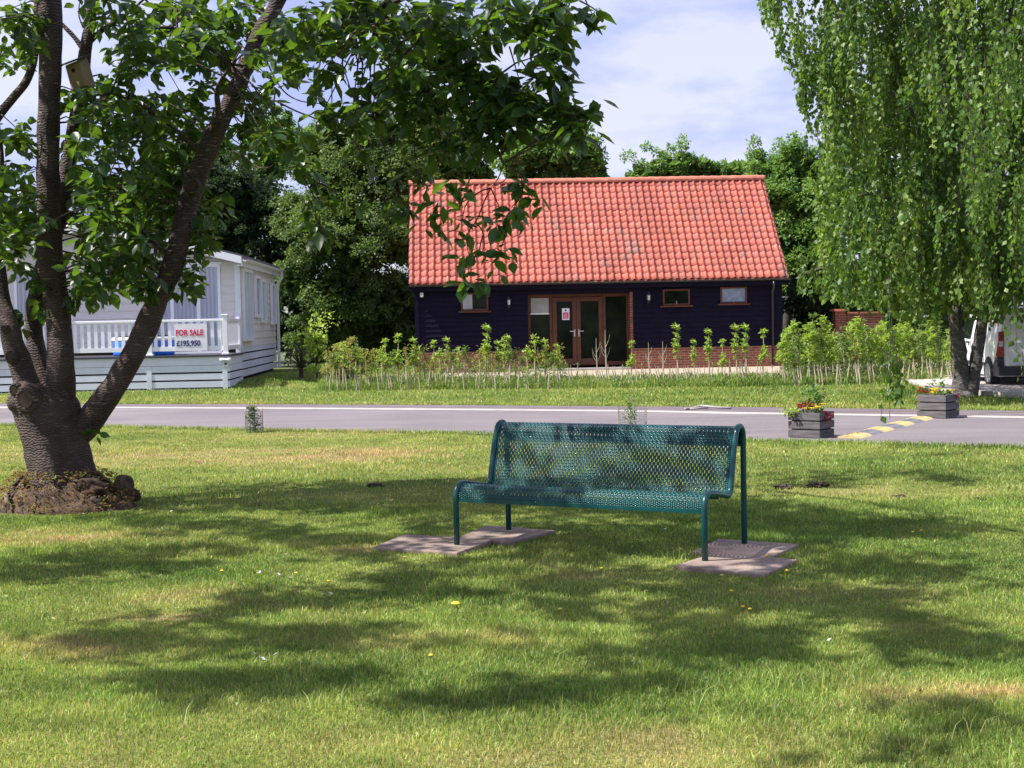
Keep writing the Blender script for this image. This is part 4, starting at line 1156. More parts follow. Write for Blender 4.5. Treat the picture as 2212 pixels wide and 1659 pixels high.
HAND = [(940,436),(952,452),(968,432),(962,470),(985,470),(944,490),(972,505),(990,500),(1012,460),(1004,490),(926,470),(1014,548),(1000,556),(985,560),(1046,545),(1060,552),(1085,538),(1092,552),(1080,575),(1018,590),(1030,600),(1006,612),(1000,600),(1060,470),(1080,458),(1098,452),(1110,468),(1120,455),(1135,472),(1095,480),(1070,485),(1040,482),(1148,424),(1158,420),(1168,430),(1108,400),(1116,404),(1100,396)]
C += [tuple(cl(x, y+2, -2.5)) for x, y in HAND]
C = np.array(C[:-len(HAND)]); CH = np.array([tuple(cl(x, y+2, -2.5)) for x, y in HAND])
NV_ = len(C)
def rosettes(C, name, per=(5, 8), size=0.112, tshift=0.0, tpl=LEAF, mat='cherry_leaf', lo=-0.95, hi=0.15, parent=None, spread=0.03):
    n = rng.integers(per[0], per[1], len(C)); j = np.repeat(np.arange(len(C)), n); N = len(j)
    D = dirs(N, lo, hi); ct = rng.normal(0.42+tshift, 0.16, len(C))
    P = C[j] + rng.normal(0, spread, (N, 3)) + D * 0.02
    return leaves(name, P, D, rng.uniform(0.5, 1.25, N)*size, 0.50, tpl, MATS[mat], parent, np.clip(ct[j] + rng.normal(0, 0.22, N), 0, 1))
rosettes(C, 'crown', size=0.135, parent=cherry)
rosettes(CH, 'hanging_leaves', per=(3,5), size=0.125, parent=cherry, tshift=.2)
# the crown above the frame: leaf clumps that shade the lawn where the photograph is in shade
SH = [(620,1070,300,28,44),(400,1115,200,34,28),(560,1160,260,34,34),(90,1225,180,30,18),(250,1222,150,26,16),(430,1185,120,22,12),(900,1085,220,24,22),(1050,1100,160,30,18),
      (780,1185,230,40,34),(1000,1140,180,50,28),(1300,1150,300,50,46),(1560,1130,150,50,22),(1150,1240,240,60,46),(1400,1290,240,55,42),(1650,1280,200,50,32),(1420,1380,200,34,17),(1640,1390,180,30,13),(1270,1480,180,30,12),
      (620,1305,100,24,16),(690,1380,165,20,18),(255,1388,95,25,16),(380,1338,130,10,9),(465,1468,90,20,9),(700,1470,150,14,7),(1000,1505,105,18,8),(930,1260,110,30,16),(840,1290,80,18,8),
      (1740,1034,125,20,16),(1985,1032,120,9,9),(1985,1134,135,15,14),(1890,1228,260,32,36),(1885,1308,170,40,30),(2075,1388,140,45,20),(1720,1390,170,30,12),(2130,1535,70,25,5),(1960,1627,45,14,3),(1750,1110,90,26,11),(1730,1165,100,22,11)]
LIT = [(562,1226,110,17),(750,1261,72,15),(640,1335,130,22),(400,1292,100,30),(120,1310,200,45),(985,1340,110,34),(440,1436,40,9),(1140,1325,36,24),(1245,1368,56,14),(1352,1266,38,9),(1458,1213,58,10),(1820,1397,110,28),(2070,1312,140,20),
       (1930,1080,280,26),(2020,1172,190,12),(1995,1497,50,20),(760,1425,180,18),(1180,1420,100,14),(450,1195,60,8),(900,1200,50,10),(820,1145,50,9)]
LITG = [(gnd(a, c), gnd(a+rx, c).x-gnd(a, c).x, abs(gnd(a, c-ry).y-gnd(a, c+ry).y)/2) for a, c, rx, ry in LIT]
cot = 1 / math.tan(SUN_EL); hz = Vector((TO_SUN.x, TO_SUN.y, 0)).normalized()
S_ = []
for cx, cy, rx, ry, n in SH:
    for k in range(int(n*0.95)):
        a = random.uniform(0, 2*math.pi); r = math.sqrt(random.random())*0.92
        G = gnd(cx + rx*r*math.cos(a), cy + ry*r*math.sin(a))
        hmin = 1.55 + (690+60) * (G.y+0.4) / FPX
        h = max(3.9, hmin) + random.uniform(0.05, 1.3)
        Pc = G + hz * (h*cot) + Vector((0, 0, h))
        # a clump about 0.3 m across
        for _ in range(random.choice((3,5,7,9))):
            q_ = Vector((Pc.x + random.gauss(0, .15), Pc.y + random.gauss(0, .15), Pc.z + random.gauss(0, .12)))
            g_ = q_ - hz * (q_.z*cot)
            if fbm(g_.x*3.6+9, g_.y*4.2+4, 3) < 0.39: continue
            if any(((g_.x-c_.x)/rx_)**2 + ((g_.y-c_.y)/ry_)**2 < 1 for c_, rx_, ry_ in LITG): continue
            S_.append(tuple(q_))
S_ = np.array(S_)
qx, qy = proj(S_)
S_ = S_[~((qx > -60) & (qx < 2270) & (qy > -32))]
o = rosettes(S_ - np.array(CB), 'upper_crown', per=(6, 9), size=0.14, tpl=DIAM, parent=cherry)
# twigs carrying the upper clumps
b = MB(); nodes = [p for o_, Cc, R_ in LIMBS[:] for p in Cc]
for k in rng.choice(len(S_), 170, replace=False):
    p = Vector(S_[k]) - CB
    nb = min(nodes, key=lambda q_: (q_-p).length)
    if (nb-p).length > 1.5: continue
    mid = nb.lerp(p, 0.5) + Vector((0, 0, 0.12))
    b.tube([nb, mid, p], [0.018, 0.011, 0.004], 4)
tw = b.build('upper_twigs', MATS['cherry_bark'], cherry)
# fine twigs in the visible crown
b = MB()
for k in rng.choice(NV_, 330, replace=False):
    p = Vector(C[k]); nb = min(nodes, key=lambda q_: (q_-p).length)
    if (nb-p).length > 0.9 or (nb.z - p.z > 0.35 and proj(np.array([tuple(p + CB)]))[0][0] > 1120): continue
    mid = nb.lerp(p, 0.5) + Vector((random.gauss(0,.04), random.gauss(0,.04), 0.06))
    b.tube([nb, mid, p], [0.010, 0.006, 0.003], 4)
b.build('twigs', MATS['cherry_bark'], cherry)
# burls, knots and cut stubs
def blob(name, c, r, mat, parent, sub=3, noise=0.25, sc=6, squash=(1,1,1)):
    bm = bmesh.new(); bmesh.ops.create_icosphere(bm, subdivisions=sub, radius=1.0)
    for v in bm.verts:
        n_ = 1 + noise * 2 * (float(vnoise(v.co.x*sc*.3+c[0]*3+9, v.co.z*sc*.3+v.co.y*1.7+c[1]*5+9)) - 0.5)
        v.co = Vector((v.co.x*r*n_*squash[0], v.co.y*r*n_*squash[1], v.co.z*r*n_*squash[2])) + Vector(c)
    me = bpy.data.meshes.new(name); bm.to_mesh(me); bm.free()
    me.polygons.foreach_set('use_smooth', [True]*len(me.polygons))
    return link(name, me, MATS[mat], parent)
blob('burl', cl(60, 862, -.12), 0.155, 'cherry_bark', cherry, 4, .3, 9, (1.1, .9, 1))
kn = MB()
def knot(px, py, dY, r, tilt=0.0):
    c = cl(px, py, dY); b = MB()
    n = 14
    for j, (rr, dy) in enumerate(((1.2, 0.05), (1.08, -0.005), (0.85, -0.022), (0.62, -0.012), (0.0, -0.008))):
        for k in range(n):
            a = 2*math.pi*k/n; b.v.append((c.x + r*rr*math.cos(a)*0.9, c.y + dy, c.z + r*rr*math.sin(a)*1.1))
    for j in range(4):
        for k in range(n): b.f.append((j*n+k, j*n+(k+1)%n, (j+1)*n+(k+1)%n, (j+1)*n+k))
    kn_ = b.build('knot', MATS['cherry_bark'], cherry, smooth=True)
    h_ = MB(); h_.add([(c.x + r*.62*math.cos(a)*.9, c.y-.024, c.z + r*.62*math.sin(a)*1.1) for a in np.linspace(0, 2*math.pi, 15)[:-1]], [tuple(range(14))[::-1]])
    h_.build('hollow', MATS['soil'], kn_)
knot(24, 770, -.13, 0.055); knot(58, 862, -.27, .105); knot(10, 710, -.12, 0.032); knot(417, 402, -.24, 0.060); knot(32, 842, -.26, 0.05)
# root mound with torn roots and litter
nr = 46; nl = 9; V = []
for j in range(nl):
    f_ = j/(nl-1); 
    for k in range(nr):
        a = 2*math.pi*k/nr; R0 = 0.36 + f_*(0.20 + 0.20*vnoise(math.cos(a)*2+5, math.sin(a)*2+5))
        z = 0.21*(1-f_)**1.5 + 0.10*(vnoise(a*4.1+3, f_*8+1)-0.4)*(1 if j < nl-1 else 0)
        V.append((R0*math.cos(a) + 0.0, R0*0.8*math.sin(a) - 0.02, max(z, -0.02) if j < nl-1 else -0.03))
F = [(j*nr+k, (j+1)*nr+k, (j+1)*nr+(k+1)%nr, j*nr+(k+1)%nr) for j in range(nl-1) for k in range(nr)]
b = MB(); b.add(V, F); mo = b.build('root_mound', MATS['root_litter'], cherry, smooth=True)
b = MB()
for k in range(13):
    a = random.uniform(math.pi*1.05, 1.95*math.pi); r0 = 0.30; r1 = random.uniform(0.5, 0.72); 
    p = [(r0*math.cos(a), r0*.8*math.sin(a), random.uniform(.12,.32)), ((r0+r1)/2*math.cos(a+.1), (r0+r1)/2*.8*math.sin(a+.1), random.uniform(.08,.22)), (r1*math.cos(a+random.uniform(-.2,.3)), r1*.8*math.sin(a+.1), -0.01)]
    w = random.uniform(0.010, 0.04); b.tube(catmull(p, 5), list(np.linspace(w, w*.5, 11)), 7)
b.build('roots', MATS['cherry_bark'], cherry, smooth=True)
b = MB()
for k in range(7):
    a = random.uniform(math.pi*1.05, 1.95*math.pi); r0 = random.uniform(.38,.6)
    p = Vector((r0*math.cos(a), r0*.8*math.sin(a)-0.04, random.uniform(.08,.2))); d = Vector((random.gauss(0,.1), -abs(random.gauss(0.05,.05)), random.gauss(-.05,.05)))
    b.tube([p, p+d*.5+Vector((0,0,.02)), p+d], [.02,.022,.008], 6)
b.build('torn_wood', MATS['cut_wood'], cherry, smooth=True)
n = 2600; a = rng.uniform(0, 2*np.pi, n); rr_ = np.sqrt(rng.uniform(0.10, 1.0, n))*(.48 + .46*fbm(np.cos(a)*2+3, np.sin(a)*2+7, 2)); f_ = np.clip((rr_-.4)/.35, 0, 1)
PL = np.stack([rr_*np.cos(a), rr_*.8*np.sin(a)-.03, .26*(1-f_)**1.5 + rng.uniform(.0, .07, n)], 1)
lt_ = leaves('root_litter', PL[:1500], dirs(1500, -.2, .8), rng.uniform(.015,.05,1500), .45, DIAM, MATS['rust_leaf'], cherry, np.clip(rng.normal(-.05,.35,1500),0,1)); lt_['kind'] = 'stuff'
lt_ = leaves('root_moss', PL[1500:], dirs(1100, -.2, .9), rng.uniform(.015,.045,1100), .3, DIAM, MATS['straw_leaf'], cherry, np.clip(rng.normal(.2,.4,1100),0,1)); lt_['kind'] = 'stuff'
blob('root_burl', (gnd(262, 1092)-CB) + Vector((0,0,0.10)), 0.13, 'root_litter', cherry, 4, .5, 9, (1, .8, 1.1))
blob('root_burl', (cl(196, 1060, -.25)), 0.11, 'root_litter', cherry, 4, .5, 9, (1.2, .8, .9))
blob('root_burl', (cl(120, 1085, -.3)), 0.13, 'root_litter', cherry, 4, .5, 9, (1.3, .7, .7))

# bird box on the rear stem
BB = at(172, 158, YC + 0.25)
bb = thing('bird_box', 'small wooden bird box with a green roof fixed high on the cherry stem', 'bird box', BB, math.radians(-20))
bb.rotation_euler = (math.radians(4), math.radians(-13), math.radians(-20))
boxo('box_body', MATS['nest_wood'], bb, -0.075, 0.075, -0.075, 0.075, -0.14, 0.08, bevel=0.004)
b = MB(); b.hull8([(-.10,-.12,.075),(.10,-.12,.075),(.10,.09,.14),(-.10,.09,.14)], [(-.10,-.12,.092),(.10,-.12,.092),(.10,.09,.157),(-.10,.09,.157)]); b.build('roof', MATS['nest_roof'], bb)
b = MB(); b.hull8([(-.07,-.07,.0802),(.07,-.07,.0802),(.07,.07,.0802),(-.07,.07,.0802)], [(-.07,-.07,.085),(.07,-.07,.085),(.07,.07,.13),(-.07,.07,.13)]); b.build('box_top', MATS['nest_wood'], bb)
b = MB(); b.lathe([(0,0),(.018,0),(.018,.004),(0,.004)], (0,0,0), 14, 'x'); hole = b.build('entrance_hole', MATS['gap_black'], bb); hole.rotation_euler = (0,0,math.pi/2); hole.location = (-0.005,-0.0795,0.02)

# ------------------------------------------------------------------ THE WEEPING BIRCHES
BP = gnd(2080, 857)
birch = thing('weeping_birch', 'twin-trunked weeping birch with curtains of pale leaves beside the far planter', 'tree', BP)
def bl(px, py, dY=0): return at(px, py, BP.y + dY) - BP
def bt(pts, name, n=12):
    P = [bl(a, b_, c) for a, b_, c, w in pts]; R = [w/2/(FPX/(BP.y+c)) for a, b_, c, w in pts]
    C_ = catmull(P, 5); RR = np.interp(np.linspace(0, len(P)-1, len(C_)), range(len(P)), R)
    b = MB(); b.tube(C_, list(RR), n)
    vv = np.array(b.v); wob = (vnoise(vv[:,0]*14+vv[:,1]*9, vv[:,2]*10)-.5)*0.05; cen = np.repeat(np.array([tuple(c) for c in C_]), n, axis=0)
    vv[:len(cen)] += unit(vv[:len(cen)]-cen)*wob[:len(cen), None]; b.v = [tuple(q_) for q_ in vv]
    return b.build(name, MATS['birch_bark'], birch, smooth=True)
bt([(2090,872,0,56),(2080,845,0,44),(2076,800,0,36),(2070,750,0,31),(2064,690,0,28),(2062,600,0,30),(2058,500,.1,28),(2050,350,.2,24),(2040,150,.3,20),(2030,-50,.3,16),(2020,-300,.3,9)], 'trunk')
bt([(2088,860,-.05,50),(2098,838,-.05,34),(2106,800,-.05,27),(2114,750,-.05,26),(2122,690,0,25),(2134,600,0,24),(2150,480,-.1,22),(2170,300,-.2,18),(2180,100,-.3,13),(2190,-100,-.3,8)], 'trunk')
for pts in ([(2060,560,0,12),(1980,470,-.5,9),(1900,420,-.9,6),(1830,430,-1.2,3)], [(2050,350,.2,13),(1950,220,-.4,9),(1850,160,-.8,6),(1760,170,-1,3)],
            [(2040,150,.3,12),(1930,20,0,8),(1820,-40,-.3,5),(1730,-20,-.5,3)], [(2170,300,-.2,11),(2230,180,-.8,7),(2290,160,-1.3,4)], [(2134,600,0,10),(2190,520,-.9,7),(2240,500,-1.5,4)],
            [(2045,250,.2,10),(2000,150,1.2,7),(1960,110,2.2,4)], [(2055,450,.1,9),(2010,380,-1.3,6),(1980,380,-2.3,3)], [(2062,600,0,8),(1960,560,-.5,6),(1860,560,-.8,5),(1740,590,-1,3)]):
    bt(pts, 'branch', 7)
def inside(px, py, poly):
    c = False; n = len(poly); j = n-1
    for i in range(n):
        if (poly[i][1] > py) != (poly[j][1] > py) and px < (poly[j][0]-poly[i][0])*(py-poly[i][1])/(poly[j][1]-poly[i][1])+poly[i][0]: c = not c
        j = i
    return c
BPOLY = [(1640,-260),(1642,20),(1668,90),(1704,150),(1722,200),(1738,300),(1742,340),(1755,420),(1775,500),(1712,560),(1690,590),(1735,640),(1800,652),(1880,668),(1960,700),(2030,690),(2075,640),(2120,660),(2212,700),(2500,760),(2700,400),(2600,-100),(2300,-400),(1900,-420)]
def curtain(root, R0, poly, nbun, per, nfill, Yc, dlo, dhi, lsize, hang=(0.5, 1.9), spread=13, dens=0.042):
    P = []; D = []; TT = []; b = MB(); n = 0
    xs_ = [p[0] for p in poly]; ys_ = [p[1] for p in poly]; k0 = 0; tries = 0
    while k0 < nbun and tries < nbun*60:
        tries += 1
        bx = random.uniform(min(xs_), max(xs_)); by = random.uniform(min(ys_), max(ys_)); bY = random.uniform(dlo, dhi)
        if not inside(bx, by, poly): continue
        k0 += 1; bl_ = random.uniform(*hang); sw = Vector((random.gauss(0,.09), random.gauss(0,.09), 0)); bt_ = random.gauss(0, .17)
        for _ in range(per):
            px = bx + random.gauss(0, spread); py = by + random.gauss(0, 26); Yq = Yc + bY + random.gauss(0, .13); s = FPX/Yq; L = bl_*random.uniform(.6, 1.15)
            if not inside(px, py, poly): continue
            k = 6
            while k > 0 and not inside(px + random.uniform(-4,4), py + L*s, poly): L *= 0.7; k -= 1
            if k == 0: L = 0.12
            top = at(px, py, Yq) - R0; n += 1
            sway = sw + Vector((random.gauss(0,.04), random.gauss(0,.04), 0)); m_ = max(2, int(L/dens))
            pts = [top + sway*(t_*t_)*L + Vector((0.03*math.sin(t_*5+n), 0, -t_*L)) for t_ in np.linspace(0, 1, 5)]
            if n % 2 == 0: b.tube(pts, [0.007, .006, .005, .004, .002], 3)
            for q_ in range(m_):
                t_ = (q_+random.random())/m_; c = top + sway*(t_*t_)*L + Vector((0.03*math.sin(t_*5+n), 0, -t_*L))
                a = random.uniform(0, 2*math.pi); P.append((c.x+random.gauss(0,.022), c.y+random.gauss(0,.022), c.z)); D.append((math.cos(a)*0.8, math.sin(a)*0.8, -random.uniform(0.4, 2.0))); TT.append(bt_)
    k = 0
    while k < nfill:
        px = random.uniform(min(xs_), max(xs_)); py = random.uniform(min(ys_), max(ys_))
        if not inside(px, py, poly) or not inside(px-25, py+20, poly): continue
        c = at(px, py, Yc + random.uniform(0, dhi)) - R0; m_ = 9; k += 1
        for _ in range(m_):
            a = random.uniform(0, 2*math.pi); P.append((c.x+random.gauss(0,.10), c.y+random.gauss(0,.10), c.z+random.gauss(0,.14))); D.append((math.cos(a), math.sin(a), -random.uniform(0.1, 1.6))); TT.append(-.2)  # inner fill tinted darker, depth shade put into the leaf colour
    N = len(P); P = np.array(P)
    ct = np.clip(0.45 + np.array(TT) + 0.5*(fbm(P[:,0]*1.0+P[:,1]*.6+4, P[:,2]*0.7+8, 3)-0.5) + rng.normal(0, 0.2, N), 0, 1)
    leaves('crown', P, np.array(D), rng.uniform(0.65, 1.3, N)*lsize, 0.78, DIAM, MATS['birch_leaf'], root, ct, up=np.array([0,0,.4])+rng.normal(0,1,(N,3)))
    b.build('hanging_twigs', MATS['dark_bark'], root)
curtain(birch, BP, BPOLY, 540, 7, 2000, BP.y, -2.9, 2.9, 0.100)
curtain(birch, BP, [(1990,330),(2160,330),(2150,560),(2130,640),(2060,655),(1995,650)], 46, 6, 0, BP.y, -2.8, -.5, 0.100)
curtain(birch, BP, [(2075,560),(2165,560),(2158,700),(2085,690)], 16, 6, 0, BP.y, -2.4, -.4, 0.095, (.4, 1.1))
# nearer birch standing off to the right, its longest strands reach into view
B2 = Vector((9.9, 16.3, 0))
birch2 = thing('weeping_birch', 'nearer weeping birch whose strands hang in front of the van and far planter', 'tree', B2)
b = MB(); b.tube(catmull([(0,0,-.1),(0,0,1),(-.15,.05,2.6),(-.2,0,4.5),(-.4,0,6.5),(-.5,0,8.2)], 4), list(np.linspace(.2,.03,21)), 12)
for q_ in ((-2.6,-.4,6.3),(-3.6,.4,5.6),(-2,1.5,6.8),(2,1,6.5),(1.5,-2,6),(-1.5,-1.8,6.2),(2.5,-.5,5.5)):
    e = Vector(q_); b.tube(catmull([(-.2,0,e.z*0.62), e*0.5+Vector((0,0,e.z*.42)), e], 4), list(np.linspace(.06,.012,9)), 6)
b.build('trunk', MATS['birch_bark'], birch2, smooth=True)
P2 = [(1930,-300),(1945,-60),(1975,90),(2010,200),(2050,320),(2090,420),(2120,560),(2150,640),(2175,690),(2212,700),(2700,700),(3000,400),(2900,-200),(2600,-420),(2100,-430)]
curtain(birch2, B2, P2, 110, 6, 300, 16.3, -1.8, 1.8, 0.068, (0.5, 1.6), 18, .034)
# individual long strands of the nearer birch
b = MB(); P = []; D = []
def strand(px, y0, y1, Yq, dens=1.0, w=.03, jit=0.05):
    a0 = at(px, y0, Yq) - B2; a1 = at(px+random.uniform(-6,6), y1, Yq) - B2; L = (a1-a0).length; m_ = int(L/0.03*dens)
    b.tube([a0, a0.lerp(a1,.5)+Vector((.01,0,0)), a1], [.006,.004,.002], 4)
    for k in range(m_):
        c = a0.lerp(a1, (k+random.random())/m_); a = random.uniform(0, 2*math.pi)
        P.append((c.x+random.gauss(0,w), c.y+random.gauss(0,w), c.z)); D.append((math.cos(a)*.7, math.sin(a)*.7, -random.uniform(.5,2)))
strand(1920, 600, 905, 15.3, 0.22, .03)
strand(1926, 690, 870, 15.3, 0.95, .055); strand(1935, 755, 862, 15.3, 1.2, .06); strand(1915, 762, 850, 15.3, 1.0, .05); strand(1942, 775, 856, 15.3, 1.0, .05); strand(1920, 800, 880, 15.3, .7, .035)
strand(1904, 870, 908, 15.35, .4, .012)
for px, y0, y1 in ((2140,600,700),(2165,610,722),(2190,640,770),(2205,600,745),(2150,660,690),(2205,720,800),(2180,690,730),(2170,600,690),(2125,600,690),(2195,770,830),(2208,760,815))[::2]: strand(px, y0, y1, 15.6+random.random()*.6, .6, .04)
N = len(P)
leaves('hanging_strands', np.array(P), np.array(D), rng.uniform(.75,1.25,N)*.078, .78, DIAM, MATS['birch_leaf'], birch2, np.clip(rng.normal(.30,.15,N),0,1), up=rng.normal(0,1,(N,3)))
b.build('strand_twigs', MATS['dark_bark'], birch2)
# ================================================================== THE BENCH
TL, TR_ = gnd(987, 1176, .032), gnd(1523, 1211, .032)
bd = (TR_ - TL); BL = bd.length; BA = math.atan2(bd.y, bd.x)
bench = thing('park_bench', 'dark teal perforated metal bench on tubular legs standing on stone slabs', 'bench', TL + Vector((0,0,0.0)), BA)
back = (Vector((-math.sin(BA), math.cos(BA), 0)))
rl = gnd(1100, 1141, .032) - TL; rr = gnd(1612, 1176, .032) - TL
BD = 0.5*(rl.dot(back) + rr.dot(back)); BD = max(0.66, min(0.80, BD))
k = BD / 0.74
def arc(cx, cz, r, a0, a1, n): return [(cx + r*math.cos(a), cz + r*math.sin(a)) for a in np.linspace(math.radians(a0), math.radians(a1), n)]
SIDE = [(0.0, -0.02), (0.0, 0.20)] + arc(0.085, 0.325, 0.085, 180, 98, 7) + [(0.20*k, 0.392), (0.33*k, 0.370)] + arc(0.425*k, 0.415, 0.062, 262, 342, 6) + [(0.515*k, 0.50), (0.56*k, 0.66)] + arc(0.74*k-0.075, 0.710, 0.075, 166, 0, 9) + [(0.74*k, 0.55), (0.74*k, 0.20), (0.74*k, -0.02)]
RT = 0.0200
for x in (0, BL):
    b = MB(); b.tube([(x, a, c) for a, c in SIDE], RT, 12)
    lg = b.build('side_frame', MATS['teal_paint'], bench, smooth=True)
    for y in (0.0, 0.74*k):
        b = MB(); b.lathe([(0.03, -0.02), (0.03, -0.012), (0.0205, -0.011)], (x, y, 0), 14); b.build('foot_collar', MATS['teal_paint'], lg)
# perforated sheet: follows the tubes from the seat front over the back and down behind it
def arclen(P):
    d = [0]
    for a, c in zip(P[:-1], P[1:]): d.append(d[-1] + math.hypot(c[0]-a[0], c[1]-a[1]))
    return d
SP_ = [(0.002, 0.305), (0.0, 0.32)] + arc(0.085, 0.325, 0.085, 178, 98, 8) + [(0.20*k, 0.392), (0.33*k, 0.370)] + arc(0.425*k, 0.415, 0.062, 262, 342, 7) + [(0.515*k, 0.50), (0.56*k, 0.66)] + arc(0.74*k-0.075, 0.710, 0.075, 166, 0, 10) + [(0.74*k, 0.66)]
AL = arclen(SP_); LT = AL[-1]
def sp(s):
    return np.interp(s, AL, [p[0] for p in SP_]), np.interp(s, AL, [p[1] for p in SP_])
u0, u1 = 0.018, BL-0.018
pu = 0.0145; ncol = int((u1-u0-0.03)/pu); um0 = (u0+u1)/2 - ncol*pu/2
pv = 0.043; v0 = 0.035; nrow = int((LT-v0-0.02)/pv)
V = []; F4 = []
hw, hl = 0.0034, 0.0112
for c_ in range(ncol):
    off = (c_ % 2)*0.5*pv
    for r_ in range(nrow + (0 if off else 0)):
        vs = v0 + off + r_*pv
        if vs + pv > LT-0.006: continue
        ub_, ut = um0 + c_*pu, um0 + (c_+1)*pu; uc = (ub_+ut)/2; vc = vs + pv/2
        out_ = [(ub_, vs), (uc, vs), (ut, vs), (ut, vc), (ut, vs+pv), (uc, vs+pv), (ub_, vs+pv), (ub_, vc)]
        in_ = [(uc-hw, vc-hl+.003), (uc, vc-hl), (uc+hw, vc-hl+.003), (uc+hw, vc), (uc+hw, vc+hl-.003), (uc, vc+hl), (uc-hw, vc+hl-.003), (uc-hw, vc)]
        base = len(V)
        for (a, s) in out_ + in_:
            y, z = sp(s); V.append((a, y, z))
        for i in range(8): F4.append((base+i, base+(i+1) % 8, base+8+(i+1) % 8, base+8+i))
    # solid bits at both ends of the odd/even columns
    ub_, ut = um0 + c_*pu, um0 + (c_+1)*pu
    n_in = sum(1 for r_ in range(nrow) if v0+off+r_*pv+pv <= LT-0.006)
    for (s0, s1) in ((0.0, v0+off), (v0+off+n_in*pv, LT)):
        m_ = max(1, int((s1-s0)/0.012)); ss = np.linspace(s0, s1, m_+1)
        for i in range(m_):
            base = len(V)
            for (a, s) in ((ub_, ss[i]), (ut, ss[i]), (ut, ss[i+1]), (ub_, ss[i+1])):
                y, z = sp(s); V.append((a, y, z))
            F4.append((base, base+1, base+2, base+3))
for (a0, a1) in ((u0, um0), (um0+ncol*pu, u1)):
    ss = np.linspace(0, LT, 90)
    for i in range(89):
        base = len(V)
        for (a, s) in ((a0, ss[i]), (a1, ss[i]), (a1, ss[i+1]), (a0, ss[i+1])):
            y, z = sp(s); V.append((a, y, z))
        F4.append((base, base+1, base+2, base+3))
sheet = np_mesh('perforated_seat', V, [np.array(F4)], MATS['teal_paint'], bench)
sd = sheet.modifiers.new('thick', 'SOLIDIFY'); sd.thickness = 0.0022; sd.offset = 0
b = MB(); b.tube([(u0, 0.012, 0.300), (u1, 0.012, 0.300)], 0.011, 8); b.build('front_rail', MATS['teal_paint'], bench, smooth=True)
b = MB(); b.box(u0, u1, -0.002, 0.002, 0.272+.02, 0.318); b.build('front_lip', MATS['teal_paint'], bench)
b = MB(); b.tube([(u0-.01, 0.74*k-0.004, 0.655), (u1+.01, 0.74*k-0.004, 0.655)], 0.010, 8); b.build('rear_rail', MATS['teal_paint'], bench, smooth=True)
b = MB(); b.tube([(u0, 0.30*k, 0.352), (u1, 0.30*k, 0.352)], 0.009, 8); b.build('seat_brace', MATS['teal_paint'], bench, smooth=True)
# slabs
def slab(px, label):
    q = [gnd(*p, .03) for p in px]; c = sum(q, Vector())/4
    s = thing('paving_slab', label, 'slab', (c.x, c.y, 0), 0, 'stone slabs under the bench legs')
    b = MB(); q2 = [((p.x-c.x), (p.y-c.y)) for p in q]
    b.prism(q2, -0.03, 0.030)
    o = b.build('paving_slab', MATS['paving_slab'], None, bevel=0.006)
    COL.objects.unlink(o); me = o.data; bpy.data.objects.remove(o); bpy.data.objects.remove(s)
    o = bpy.data.objects.new('paving_slab', me); COL.objects.link(o); o.location = (c.x, c.y, 0)
    o.rotation_euler = (random.uniform(-.012,.012), random.uniform(-.012,.012), 0)
    m_ = o.modifiers.new('bevel', 'BEVEL'); m_.width = 0.008; m_.segments = 2
    tag(o, label, 'slab', 'stone slabs under the bench legs'); return q
SL = []
SL.append(slab([(1456,1222),(1650,1240),(1724,1207),(1536,1196)], 'sun-flecked pinkish slab under the front right bench leg'))
SL.append(slab([(1494,1190),(1662,1204),(1726,1176),(1552,1163)], 'shaded greyish slab under the rear right bench leg'))
SL.append(slab([(806,1180),(988,1193),(1068,1166),(872,1154)], 'broad pinkish slab sticking out left from the front left bench leg'))
SL.append(slab([(990,1160),(1100,1171),(1200,1144),(1052,1134)], 'sun-streaked slab under the rear left bench leg'))

# ================================================================== PLANTERS AND ROAD HUMP
RA = math.atan2(NEAR[7].y-NEAR[5].y, NEAR[7].x-NEAR[5].x)
def planter(pc_front, w, h, label, seed):
    """pc_front: base corner nearest the camera between front and right faces"""
    P = gnd(*pc_front); ang = math.radians(-25)
    root = thing('flower_planter', label, 'planter', P, math.radians(-37 if seed == 3 else -42), 'slatted wooden planters at the ends of the speed hump')
    # local: front face along -x from the corner, depth +y
    n = 3; hh = h/n
    for i in range(n):
        b = MB(); z0 = i*hh + 0.012; z1 = (i+1)*hh - 0.004; j = random.uniform(-.004,.004)
        b.box(-w, 0, 0+j, 0.03+j, z0, z1); b.box(-w, 0, w-0.03+j, w+j, z0, z1); b.box(-w+j, -w+0.03+j, 0.034, w-0.034, z0, z1); b.box(-0.03+j, j, 0.034, w-0.034, z0, z1)
        b.build('slat_course', MATS['planter_wood'], root, bevel=0.003)
    b = MB()
    for x in (-w+0.035, -0.085):
        for y in (0.035, w-0.085): b.box(x, x+0.05, y, y+0.05, -0.01, h-0.01)
    b.build('corner_posts', MATS['planter_wood'], root)
    boxo('lining', MATS['gap_black'], root, -w+0.033, -0.033, 0.036, w-0.036, 0.02, h-0.05)
    r = np.random.default_rng(seed)
    # planting
    def clump(name, cx, cy, z, n, rad, hgt, mat, size, lo=-.3, hi=1.0, tpl=LEAF, wr=.5):
        d = dirs(n, lo, hi); P_ = np.array([cx, cy, z]) + d*np.array([rad, rad, hgt])*r.uniform(.3, 1, (n, 1))
        return leaves(name, P_, unit(d + r.normal(0,.4,(n,3))), r.uniform(.7,1.3,n)*size, wr, tpl, MATS[mat], root)
    clump('low_foliage', -w/2, w/2, h-0.02, 120, w*.42, .07, 'weed_leaf', .05)
    return root, clump, w, h
pl1, cp, w, h = planter((1771, 949), 0.425, 0.325, 'nearer slatted grey planter with a leafy bush and trailing pale plant', 3)
